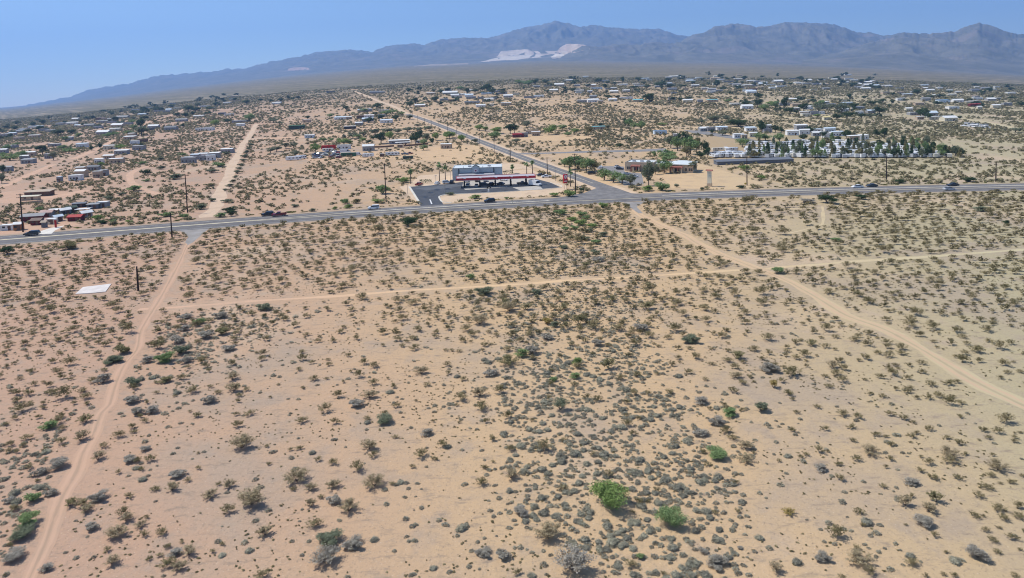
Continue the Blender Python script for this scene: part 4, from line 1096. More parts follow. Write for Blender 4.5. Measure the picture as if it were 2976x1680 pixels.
def camper(name, cat, px, py, lpx, label=None, rz=0, kind='trailer', color='white', parts=True, zone=None, group=None, desc=None, unit=None):
    p = G(px, py); s = mpp(p); L = lpx * s if lpx else unit
    Hh = 2.9; Wd = 2.4
    if lpx is None: Hh = random.uniform(2.2, 2.9)
    b, wn = MB(), MB()
    if kind == 'motor':
        b.prism_y([(-L / 2, .5), (-L / 2, Hh), (L / 2 - 1.2, Hh), (L / 2 - .3, Hh - .5), (L / 2, 1.4), (L / 2, .5)], -Wd / 2, Wd / 2, inset=.06, zi=2.0)
        wn.prism_y([(L / 2 - 1.0, 1.5), (L / 2 - 1.0, 2.2), (L / 2 - .24, 2.2), (L / 2 + .02, 1.5)], -Wd / 2 - .02, Wd / 2 + .02)
    else:
        b.prism_y([(-L / 2, .6), (-L / 2, Hh - .2), (-L / 2 + .4, Hh), (L / 2 - .5, Hh), (L / 2, Hh - .6), (L / 2, .9), (L / 2 - .3, .6)], -Wd / 2, Wd / 2, inset=.06, zi=2.0)
    for x in (-.3, -.05, .2): wn.box(x * L, x * L + L * .12, -Wd / 2 - .015, Wd / 2 + .015, 1.5, 2.1)
    if parts:
        r = empty(name, p, rz); b.build('body', paint(color), r); wn.build('windows', GLASS, r)
        for x in (-L * .18, L * (.3 if kind == 'motor' else -.05)):
            for y in (-1, 1):
                o = obj_me('wheel', wheel_me(.36), r); o.location = (x, y * (Wd / 2 - .1), .36)
    else:
        k = ('camper', kind, color, round(L * 2))
        if k not in MEC:
            b.add(wn.v, wn.f, 1)
            for x in (-L * .18, -L * .05):
                t = MB(); t.disc_y(x, .35, .35, -Wd / 2 + .05, Wd / 2 - .05, 8); b.add(t.v, t.f, 2)
            MEC[k] = b.mesh(name, [paint(color), GLASS, TYRE])
        r = obj_me(name, MEC[k]); r.location = p; r.rotation_euler = (0, 0, rz)
    tag(r, label, cat, group)
    if zone: later(r, desc, zone, px, group)
    return r
q = P3(1312, 437); camper('camper_trailer', 'camper', q[0], q[1], 32, 'white camper trailer right of the green container', .1)
q = P3(1632, 418); camper('motor_home', 'motor home', q[0], q[1], 40, 'long white motor home in front of the ranch house', .1, 'motor')
q = P3(1010, 385); p = G(*q); car('box_truck', 'truck', 'van', 'white', p, .1, 'white truck behind the green container', 'vehicles in the junk yard', 1.2)
q = P3(1170, 415); p = G(*q); car('box_truck', 'truck', 'van', 'white', p, .1, 'white truck cab at the right end of the green container', 'vehicles in the junk yard', .9)
q = P3(1790, 405); p = G(*q); car('pickup_truck', 'pickup truck', 'pickup', 'blue_grey', p, .1, 'blue-grey pickup truck parked right of the motor home', 'vehicles in the junk yard')
q = P3(1855, 398); p = G(*q); car('pickup_truck', 'pickup truck', 'pickup', 'maroon', p, .4, 'dark red pickup truck behind the blue-grey pickup', 'vehicles in the junk yard')
q = P3(330, 478); camper('bus', 'bus', q[0], q[1], 42, 'long white bus at the left end of the junk yard', .15, 'motor')
q = P3(430, 462); camper('bus', 'bus', q[0], q[1], 30, 'second white bus behind the long one in the junk yard', .2, 'motor')
rj = random.Random(8)
for k in range(34):
    x = rj.uniform(610, 945); y = rj.uniform(372, 462) if x > 700 else rj.uniform(400, 455)
    q = P3(x, y); p = G(*q); col = rj.choice(['white', 'silver', 'dark', 'blue_grey', 'maroon', 'black', 'cream'])
    o = car('junk_car', 'junk car', rj.choice(['sedan', 'suv', 'pickup']), col, p, rj.uniform(0, 6.28), None, 'old cars in the junk yard')
    later(o, {'white': 'white', 'silver': 'silver', 'dark': 'dark grey', 'blue_grey': 'blue-grey', 'maroon': 'dark red', 'black': 'black', 'cream': 'cream'}[col] + ' junk car', 'left of the green container', q[0], 'old cars in the junk yard')

# houses beyond, in crop units of .3577
def c2(x, y): return (744 + x * .3577, 200 + y * .3577)
def c1(x, y): return (x * .3577, 200 + y * .3577)
def c3(x, y): return (1488 + x * .3577, 200 + y * .3577)
def c4(x, y): return (2232 + x * .3577, 200 + y * .3577)
def c5(x, y): return (1900 + x * .3688, 330 + y * .3688)
def many(conv, sc, rows, zone, styles=('mobile', 'gable', 'flat', 'shed'), parts=False):
    for (x, y, w, roof) in rows:
        q = conv(x, y)
        wall = {'white': random.choice(['white', 'grey', 'tan', 'cream']), 'grey': 'grey', 'brown': 'brown', 'dark': 'slate', 'bluewhite': random.choice(['white', 'grey']), 'cyan': 'tan', 'blue': 'bluewhite', 'yellow': 'cream', 'tan': 'tan', 'red': 'maroon', 'slate': 'grey'}[roof]
        sty = random.choice(styles)
        big = w * sc > 26
        nm = 'mobile_home' if sty == 'mobile' else ('shed' if w * sc < 16 else 'house')
        cat = nm.replace('_', ' ')
        rn = {'bluewhite': 'pale-blue', 'dark': 'dark', 'cyan': 'turquoise'}.get(roof, roof)
        house(nm, cat, q[0], q[1], w * sc, wall, roof, sty, zone=zone, dr=random.uniform(.3, .6), wins=3, parts=parts or big, desc=f'{rn}-roofed {cat}', h=random.uniform(3.0, 4.2))
many(c2, .3577, [(680, 412, 100, 'bluewhite'), (755, 410, 40, 'white'), (870, 350, 80, 'bluewhite'), (915, 395, 85, 'white'), (905, 430, 95, 'bluewhite'), (835, 462, 55, 'white'), (1055, 440, 105, 'bluewhite'), (1035, 350, 75, 'white'), (905, 348, 60, 'grey'), (1020, 392, 50, 'slate'), (845, 405, 50, 'brown')], 'left of the distant side road')
many(c2, .3577, [(408, 436, 55, 'white'), (160, 288, 60, 'white'), (605, 195, 55, 'dark'), (965, 200, 70, 'slate'), (1020, 198, 40, 'grey'), (180, 282, 40, 'grey')], 'on the plain upper left')
many(c2, .3577, [(1755, 282, 130, 'bluewhite'), (1825, 312, 85, 'white'), (1865, 268, 50, 'white'), (2030, 298, 90, 'white'), (1915, 305, 30, 'white'), (1575, 205, 130, 'white'), (1615, 228, 60, 'white'), (1750, 180, 50, 'white'), (1880, 208, 110, 'blue'), (2000, 205, 90, 'bluewhite'), (1330, 312, 90, 'white'), (1525, 260, 60, 'slate'), (1590, 265, 50, 'brown'), (1730, 228, 60, 'bluewhite'), (1960, 190, 50, 'slate')], 'beyond the distant dirt road')
many(c1, .3577, [(145, 578, 65, 'white'), (275, 558, 80, 'white'), (35, 550, 60, 'grey'), (250, 482, 40, 'white'), (345, 508, 60, 'slate'), (95, 645, 60, 'grey'), (25, 685, 50, 'white'), (240, 712, 90, 'white'), (215, 770, 80, 'grey'), (50, 835, 70, 'grey'), (100, 540, 50, 'bluewhite'), (60, 650, 60, 'slate'), (195, 740, 60, 'white'), (180, 500, 50, 'grey')], 'at the far left edge of the settlement')
many(c1, .3577, [(435, 632, 80, 'white'), (660, 640, 90, 'bluewhite'), (555, 582, 50, 'white'), (830, 532, 110, 'white'), (930, 505, 75, 'white'), (945, 475, 80, 'white'), (810, 415, 60, 'brown'), (720, 470, 70, 'grey'), (990, 402, 80, 'grey'), (1045, 575, 90, 'white'), (1070, 550, 50, 'white'), (1090, 615, 60, 'white'), (1155, 600, 60, 'brown'), (890, 655, 110, 'white'), (1120, 660, 80, 'grey'), (1020, 455, 70, 'slate'), (900, 420, 50, 'grey'), (480, 460, 50, 'grey'), (790, 485, 60, 'slate'), (850, 440, 60, 'grey')], 'in the middle of the left settlement')
many(c1, .3577, [(1240, 482, 70, 'white'), (1210, 502, 50, 'dark'), (1380, 500, 80, 'slate'), (1610, 395, 90, 'white'), (1470, 430, 80, 'grey'), (1625, 502, 85, 'bluewhite'), (1695, 502, 60, 'white'), (1940, 438, 120, 'white'), (1855, 380, 60, 'white'), (1660, 310, 60, 'white'), (1440, 325, 60, 'white'), (1280, 350, 50, 'grey'), (1150, 380, 60, 'bluewhite'), (1720, 325, 50, 'slate'), (1800, 375, 50, 'dark'), (1350, 355, 50, 'grey'), (1950, 465, 60, 'white')], 'above the pale dirt road at left')
many(c1, .3577, [(980, 695, 110, 'white'), (880, 735, 90, 'white'), (940, 768, 110, 'white'), (800, 770, 60, 'white'), (755, 830, 100, 'slate'), (650, 850, 60, 'white'), (650, 882, 90, 'white'), (603, 908, 80, 'white'), (788, 885, 60, 'white'), (840, 870, 50, 'grey'), (478, 920, 30, 'bluewhite'), (390, 730, 50, 'grey')], 'in the group left of the looping track', parts=True)
many(c1, .3577, [(1530, 752, 60, 'white'), (1580, 738, 60, 'bluewhite'), (1650, 722, 60, 'white'), (1735, 725, 70, 'white'), (1840, 685, 100, 'white'), (1560, 765, 50, 'grey'), (1650, 745, 60, 'grey'), (1500, 765, 50, 'slate'), (1710, 745, 60, 'bluewhite')], 'in the cluttered yard')
many(c3, .3577, [(140, 238, 90, 'slate'), (220, 232, 90, 'bluewhite'), (385, 140, 70, 'white'), (545, 190, 70, 'white'), (640, 145, 90, 'white'), (690, 165, 80, 'blue'), (530, 142, 40, 'grey'), (340, 185, 60, 'white'), (900, 135, 70, 'white'), (1040, 145, 90, 'bluewhite'), (1010, 130, 50, 'white'), (830, 195, 60, 'white'), (30, 212, 50, 'white'), (470, 100, 50, 'white'), (600, 70, 40, 'white'), (290, 145, 50, 'grey'), (110, 115, 50, 'slate'), (200, 150, 50, 'grey'), (930, 190, 50, 'white')], 'in the distant middle of the town')
many(c3, .3577, [(660, 238, 50, 'grey'), (570, 275, 70, 'white'), (660, 272, 80, 'white'), (820, 262, 60, 'white'), (930, 246, 110, 'bluewhite'), (1025, 268, 70, 'cyan'), (1430, 274, 70, 'white'), (1630, 268, 80, 'cyan'), (1920, 285, 100, 'white'), (1820, 298, 80, 'white'), (1915, 326, 80, 'white'), (1300, 255, 50, 'slate'), (720, 275, 40, 'white'), (1530, 272, 40, 'grey')], 'on the sandy strip across the middle distance')
many(c3, .3577, [(1330, 68, 80, 'white'), (1275, 78, 50, 'grey'), (1390, 75, 40, 'white'), (1460, 85, 90, 'white'), (1520, 78, 50, 'white'), (1660, 68, 40, 'white'), (1760, 108, 90, 'white'), (1840, 90, 60, 'white'), (1800, 132, 60, 'grey'), (1950, 105, 60, 'white'), (1855, 162, 60, 'white'), (1570, 170, 50, 'white'), (1960, 175, 60, 'brown'), (1270, 132, 60, 'grey'), (1440, 105, 50, 'white'), (1700, 95, 50, 'white'), (2040, 130, 60, 'bluewhite')], 'in the far town under the mountains')
many(c3, .3577, [(165, 530, 110, 'tan'), (195, 545, 60, 'white'), (50, 558, 80, 'red'), (105, 555, 45, 'slate'), (702, 494, 120, 'cyan'), (1208, 532, 110, 'blue'), (1335, 563, 40, 'white'), (1565, 508, 70, 'white'), (1620, 508, 60, 'grey'), (1710, 500, 95, 'bluewhite')], 'beyond the side road and clinic', parts=True)
many(c5, .3688, [(770, 138, 90, 'bluewhite'), (895, 122, 60, 'white'), (670, 192, 85, 'white'), (715, 200, 40, 'cream' if False else 'white'), (785, 185, 55, 'white'), (1170, 125, 80, 'white'), (1280, 150, 110, 'bluewhite'), (1390, 150, 80, 'bluewhite'), (1100, 172, 80, 'white'), (1190, 165, 70, 'white'), (1450, 178, 80, 'bluewhite'), (1580, 212, 80, 'white'), (1300, 178, 80, 'white'), (900, 150, 60, 'slate'), (1370, 190, 60, 'white'), (1660, 205, 60, 'white')], 'at the back of the trailer park')
many(c4, .3577, [(20, 135, 70, 'bluewhite'), (110, 150, 90, 'white'), (180, 120, 40, 'yellow'), (265, 126, 70, 'white'), (445, 130, 50, 'white'), (200, 84, 50, 'grey'), (550, 94, 60, 'white'), (620, 118, 70, 'white'), (700, 100, 60, 'white'), (730, 132, 60, 'white'), (800, 168, 70, 'white'), (880, 145, 50, 'bluewhite'), (370, 178, 45, 'yellow'), (480, 170, 50, 'grey'), (330, 100, 50, 'white'), (440, 95, 50, 'white'), (520, 80, 40, 'white'), (660, 88, 60, 'white'), (820, 118, 50, 'white'), (770, 118, 50, 'grey'), (850, 105, 50, 'white')], 'in the far right town under the mountains')
many(c4, .3577, [(985, 150, 50, 'white'), (1275, 140, 60, 'bluewhite'), (1400, 164, 40, 'white'), (1480, 180, 40, 'white'), (1140, 218, 90, 'bluewhite'), (1200, 196, 60, 'white'), (960, 205, 50, 'white'), (1500, 220, 60, 'white'), (1435, 275, 80, 'blue'), (1550, 272, 90, 'white'), (1510, 328, 100, 'white'), (1690, 280, 60, 'white'), (1820, 260, 60, 'white'), (1980, 205, 60, 'white'), (1380, 225, 50, 'white'), (1290, 260, 60, 'grey'), (1640, 282, 50, 'white'), (1860, 318, 60, 'white'), (1950, 300, 60, 'cream' if False else 'white'), (1700, 240, 40, 'white'), (1075, 165, 50, 'grey'), (1690, 308, 80, 'red')], 'scattered on the far right slope')
many(c4, .3577, [(1200, 378, 80, 'white'), (1330, 382, 110, 'bluewhite'), (1370, 412, 120, 'white'), (1485, 425, 120, 'white'), (1150, 345, 50, 'white'), (1240, 412, 50, 'white')], 'in the right compound', parts=True)
many(c4, .3577, [(200, 300, 60, 'white'), (215, 342, 80, 'white'), (330, 330, 70, 'white'), (380, 372, 60, 'slate'), (470, 328, 40, 'white'), (650, 295, 90, 'bluewhite'), (520, 302, 60, 'slate'), (630, 265, 50, 'yellow'), (740, 328, 80, 'grey'), (480, 416, 50, 'yellow'), (310, 388, 60, 'white'), (200, 262, 60, 'white'), (130, 300, 60, 'grey'), (340, 262, 50, 'yellow')], 'among the dark trees behind the trailer park')
for k in range(12):
    q = c4(1600 + (k % 6) * 34 + random.uniform(-6, 6), 452 + (k // 6) * 16 + (k % 6) * 3); p = G(*q)
    o = car('parked_car', 'car', random.choice(['sedan', 'suv', 'pickup']), 'white', p, random.uniform(0, 6), None, 'white vehicles parked on the far right slope', 1.25)
    later(o, 'white vehicle', 'parked on scrub right of the compound', q[0], 'white vehicles parked on the far right slope')
# trailer park: dark long roof, campers in rows
q = c5(800, 392); house('storage_shed', 'storage shed', q[0], q[1] + 1, 248, 'slate', 'slate', 'shed', label='long dark low-roofed storage shed in front of the trailer park', rz=.06, dr=.12, h=1.9, wins=0, door=False)
rr = random.Random(21)
rowsR = [(345, 470, 2310, 36, 30), (328, 480, 2250, 38, 30), (312, 760, 2150, 40, 28), (296, 500, 2080, 42, 27), (280, 740, 2020, 42, 26), (262, 780, 1960, 44, 26), (246, 760, 1720, 50, 25), (232, 1000, 1500, 52, 24)]
for ri, (y, xa2, xb2, stp, w) in enumerate(rowsR):
    x = xa2 + rr.uniform(0, 20)
    while x < xb2 + 50:
        if rr.random() < .84:
            q = c5(x, y + rr.uniform(-2, 2)); p = G(*q)
            col = rr.choice(['white', 'white', 'white', 'white', 'cream', 'silver'])
            camper('camper', 'camper', q[0], q[1], None, None, rr.choice([1.45, 1.6, .15, .6, 1.2]) + rr.uniform(-.2, .2), rr.choice(['motor', 'trailer']), col, False,
                   ['in the front row of the trailer park', 'in the second row of the trailer park', 'in the third row of the trailer park', 'in the fourth row of the trailer park', 'in the fifth row of the trailer park', 'in the sixth row of the trailer park', 'in the seventh row of the trailer park', 'in the rearmost row of the trailer park'][ri],
                   None, {'white': 'white camper', 'cream': 'cream camper', 'silver': 'silver camper'}[col], unit=rr.choice([5.5, 7, 8.5, 10]))
        x += stp * .84 * rr.uniform(.7, 1.35)
# fences of the ranch
def fence(pts, label, h=1.5, m=None):
    P = GL(pts); P = resample(P, 3)
    f = empty('fence', (P[0][0], P[0][1], 0)); tag(f, label, 'fence')
    mb = MB(); pb = MB()
    for i in range(len(P) - 1):
        a = P[i] - P[0]; b = P[i + 1] - P[0]; za = float(ground(*P[i])); zb = float(ground(*P[i + 1]))
        mb.add([(a[0], a[1], za + .1), (b[0], b[1], zb + .1), (b[0], b[1], zb + h), (a[0], a[1], za + h), (a[0], a[1] + .06, za + .1), (b[0], b[1] + .06, zb + .1), (b[0], b[1] + .06, zb + h), (a[0], a[1] + .06, za + h)], [(0, 1, 2, 3), (7, 6, 5, 4), (3, 2, 6, 7), (4, 5, 1, 0)])
        pb.box(a[0] - .06, a[0] + .06, a[1] + .07, a[1] + .2, za, za + h + .1)
    mb.build('fence_panel', m or wm('brown'), f); pb.build('posts', WOOD, f)
fence([P3(1380, 316), P3(1500, 312), P3(1650, 300)], 'dark solid fence left of the tan shed')
fence([P3(1780, 300), P3(1900, 290), P3(2100, 272)], 'dark solid fence right of the tan shed')
fence([P4(400, 470), P4(600, 455), P4(810, 432)], 'low pale wall in the yard of the brown building', 1.0, wm('tan'))

# ------------------------------------------------------------------ foliage
def leaf_quads(P, size, rng, flat=0.0):
    """one randomly turned small leaf clump (quad) at each point"""
    n = len(P)
    a = rng.normal(size=(n, 3)); a[:, 2] *= (1 - flat); a /= np.linalg.norm(a, axis=1)[:, None]
    b = rng.normal(size=(n, 3)); b -= (a * b).sum(1)[:, None] * a; b /= np.linalg.norm(b, axis=1)[:, None]
    s = (size * rng.uniform(.6, 1.3, n))[:, None]
    asp = rng.uniform(.5, 1, n)[:, None]
    V = np.stack([P - a * s - b * s * asp, P + a * s - b * s * asp * .6, P + a * s * .8 + b * s * asp, P - a * s * .7 + b * s * asp], 1)
    return V.reshape(-1, 3)
def t_creosote(rng, n, size):
    ns = 22
    az = rng.uniform(0, 2 * np.pi, ns); el = rng.uniform(.15, 1.0, ns)
    k = rng.integers(0, ns, n); t = rng.uniform(.25, 1, n) ** .6
    r = .5 * el[k] * t ** 1.15; z = t * (1 - .38 * el[k] ** 2)
    P = np.stack([np.cos(az[k]) * r, np.sin(az[k]) * r, z], 1) + rng.normal(size=(n, 3)) * .045
    P[:, 2] = np.maximum(P[:, 2], .03)
    return leaf_quads(P, size, rng)
def t_bursage(rng, n, size):
    d = rng.normal(size=(n, 3)); d[:, 2] = abs(d[:, 2]); d /= np.linalg.norm(d, axis=1)[:, None]
    lump = 1 + .16 * np.sin(d[:, 0] * 5 + rng.uniform(0, 6)) * np.cos(d[:, 1] * 4 + rng.uniform(0, 6))
    P = d * np.array([.46, .46, .9]) * ((.55 + .55 * rng.random(n) ** .6) * lump)[:, None] + rng.normal(size=(n, 3)) * .02
    P[:, 2] = np.maximum(P[:, 2], .02)
    V = leaf_quads(P, size, rng)
    if n < 400: return V
    D = []
    for i in range(8):
        for (r0, z0, r1, z1) in ((.43, 0, .37, .4), (.37, .4, .02, .68)):
            a, b = i * np.pi / 4, (i + 1) * np.pi / 4
            D += [(math.cos(a) * r0, math.sin(a) * r0, z0), (math.cos(b) * r0, math.sin(b) * r0, z0), (math.cos(b) * r1, math.sin(b) * r1, z1), (math.cos(a) * r1, math.sin(a) * r1, z1)]
    return np.vstack([V, np.array(D)])
def t_crown(rng, n, size, nb=9, lo=.25, squash=.8):
    c = rng.normal(size=(nb, 3)); c /= np.linalg.norm(c, axis=1)[:, None]; c *= rng.uniform(.5, 1, nb)[:, None]
    c = c * np.array([.34, .34, (1 - lo) * .34]) + np.array([0, 0, lo + (1 - lo) * .5])
    rad = rng.uniform(.10, .24, nb)
    k = rng.integers(0, nb, n)
    d = rng.normal(size=(n, 3)); d /= np.linalg.norm(d, axis=1)[:, None]
    P = c[k] + d * (rad[k] * (.35 + .75 * rng.random(n) ** .7))[:, None] * np.array([1, 1, squash]) + rng.normal(size=(n, 3)) * .02
    P[:, 2] = np.clip(P[:, 2], .04, 1.02)
    return leaf_quads(P, size, rng)
def t_pine(rng, n, size):
    z = rng.uniform(.12, 1, n) ** .85
    r = .5 * (1 - z) ** .7 * (.55 + .45 * np.sin(z * 26 + rng.uniform(0, 6)) ** 2) + .02
    a = rng.uniform(0, 2 * np.pi, n); r = r * rng.uniform(.45, 1, n)
    return leaf_quads(np.stack([np.cos(a) * r, np.sin(a) * r, z], 1), size, rng)
def quads(V): return np.arange(len(V), dtype=np.int32).reshape(-1, 4)

COLS = {'bright': ((.24, .33, .11), (.29, .37, .135)), 'green': ((.23, .32, .14), (.27, .35, .155)), 'dark': ((.065, .105, .052), (.09, .135, .065)), 'olive': ((.26, .235, .12), (.30, .27, .14)),
        'greygreen': ((.20, .225, .145), (.24, .26, .17)), 'grey': ((.35, .32, .26), (.42, .385, .32)), 'tan': ((.36, .30, .185), (.43, .35, .225)), 'gold': ((.36, .28, .10), (.42, .32, .12)),
        'creosote': ((.205, .18, .092), (.33, .275, .155)), 'bursage': ((.29, .275, .215), (.41, .385, .285))}
def lm(c, mode='object'): return leaf_mat(f'leaves_{c}_{mode}', *COLS[c], mode)
BARK = mat('bark', (.13, .10, .075), .95, .2, 2)
TV = {}
def tree_mesh(kind, col, lod, v):
    k = (kind, col, lod, v)
    if k in TV: return TV[k]
    rng = np.random.default_rng(abs(hash((kind, lod, v))) % 1000 if False else (len(kind) * 37 + lod * 101 + v * 13))
    n, s = {0: (5200, .0155), 1: (1500, .027), 2: (300, .062)}[lod]
    if kind == 'pine': V = t_pine(rng, n, s * .95)
    elif kind == 'shrub': V = t_crown(rng, n, s * 1.15, 8, .0, .9)
    elif kind == 'tall': V = t_crown(rng, int(n * 1.2), s, 13, .12, .7)
    elif kind == 'wispy': V = t_creosote(rng, int(n * .6), s * 1.1)
    elif lod == 0: V = t_crown(rng, n, s, 20, .06, .8)
    else: V = t_crown(rng, n, s, 13, .16, .8)
    crown = mesh_np('crown', V, quads(V), lm(col))
    # trunk with limbs
    mb = MB(); rs = random.Random(v * 7 + 1)
    if kind == 'pine': mb.tube((0, 0, 0), (0, 0, .9), .03, .008)
    elif kind in ('shrub', 'wispy'):
        for i in range(6):
            a = i * 1.05 + rs.random(); mb.tube((0, 0, -.02), (math.cos(a) * .3, math.sin(a) * .3, .62), .014, .004, 5)
    else:
        mb.tube((0, 0, -.02), (.01, .01, .32), .035, .026)
        for i in range(6):
            a = i * 1.05 + rs.random(); mb.tube((.01, .01, .25), (math.cos(a) * .27, math.sin(a) * .27, .66), .018, .006, 5)
    trunk = mb.mesh('trunk', BARK)
    TV[k] = (crown, trunk); return TV[k]
TV1 = {}
def tree_single(kind, col, lod, v):
    k = (kind, col, lod, v)
    if k in TV1: return TV1[k]
    c, t = tree_mesh(kind, col, lod, v)
    V = np.zeros(len(c.vertices) * 3, np.float32); c.vertices.foreach_get('co', V); V = V.reshape(-1, 3)
    V2 = np.array([x.co[:] for x in t.vertices], np.float32); F2 = [tuple(p.vertices) for p in t.polygons if len(p.vertices) == 4]
    nq = len(V) // 4
    TV1[k] = mesh_np('tree', np.vstack([V, V2]), [quads(V), np.array(F2, np.int32) + len(V)], [lm(col), BARK], midx=[0] * nq + [1] * len(F2))
    return TV1[k]
BUSH_KEEP = []        # (x, y, r) spots taken
def plant(name, cat, px, py, wpx, hpx, kind, col, label=None, zone=None, desc=None, group=None):
    p = G(px, py); s = mpp(p); w = wpx * s; h = hpx * s
    dep = (CAM_H - p[2]) / max(p[1], 1)
    h = max(h * (1 - .35 * min(dep, .9)), .35 * w) if kind in ('shrub', 'wispy', 'tree') else h
    lod = 0 if wpx > 58 else (1 if wpx > 19 else 2)
    v = random.randrange(4)
    y = p[1] + (w * .35 if kind in ('shrub', 'wispy', 'tree') else 0)
    x = p[0] * y / p[1]
    z = float(ground(x, y))
    rz = random.uniform(-.5, .5)
    if lod == 2:
        root = obj_me(name, tree_single(kind, col, lod, v)); root.location = (x, y, z); root.rotation_euler = (0, 0, rz)
    else:
        root = empty(name, (x, y, z), rz)
        c, t = tree_mesh(kind, col, lod, v)
        obj_me('crown' if kind != 'shrub' else 'foliage', c, root); obj_me('trunk' if kind not in ('shrub', 'wispy') else 'stems', t, root)
    k_ = .98 if kind in ('shrub', 'wispy') else 1.12
    root.scale = (w * k_ * 1.08, w * k_ * .9, h * (.88 if kind in ('shrub', 'wispy') else (1.02 if wpx > 58 else 1.2)))
    BUSH_KEEP.append((x, y, w * .45))
    tag(root, label, cat, group)
    if zone: later(root, desc, zone, px, group)
    return root
DESC = {'bright': 'bright green', 'green': 'mid-green', 'dark': 'dark green', 'olive': 'olive', 'greygreen': 'grey-green', 'grey': 'grey', 'tan': 'tan', 'gold': 'golden olive'}
def palm(px, py, hpx, label):
    p = G(px, py); h = hpx * mpp(p); r = empty('palm_tree', p, random.uniform(0, 6)); tag(r, label, 'palm tree', 'fan palms round the fuel station')
    mb = MB(); mb.tube((0, 0, 0), (.05, 0, h * .5), .26, .2, 8); mb.tube((.05, 0, h * .5), (0, .03, h - .8), .2, .17, 8); mb.build('trunk', mat('palm_bark', (.14, .11, .085), .95, .25, 3), r)
    mb = MB()
    for i in range(34):
        a = i * 2.4; e = random.uniform(-.9, 1.2); L = random.uniform(1.3, 1.9)
        d = Vector((math.cos(a) * math.cos(e), math.sin(a) * math.cos(e), math.sin(e))); sd_ = Vector((-math.sin(a), math.cos(a), 0)) * .5
        c = Vector((0, 0, h - .7)); m = c + d * L * .6; t = c + d * L + Vector((0, 0, -.35))
        mb.add([tuple(c), tuple(m - sd_), tuple(t - sd_ * .55), tuple(t + sd_ * .55), tuple(m + sd_)], [(0, 1, 2, 3, 4)])
    mb.build('fronds', lm('green'), r)
palm(*P15(597, 408), 53, 'taller of two fan palms left of the store'); palm(*P15(678, 400), 44, 'shorter of two fan palms touching the store corner')
palm(*P15(205, 442), 42, 'lone fan palm above the red pickup'); palm(*P15(1590, 300), 24, 'short fan palm just right of the store')
palm(*P15(1784, 318), 36, 'fan palm behind the right end of the canopy'); palm(*P15(1864, 318), 40, 'tallest fan palm at the right end of the canopy')
palm(*P15(2380, 478), 48, 'fan palm between red sign and tallest pole')

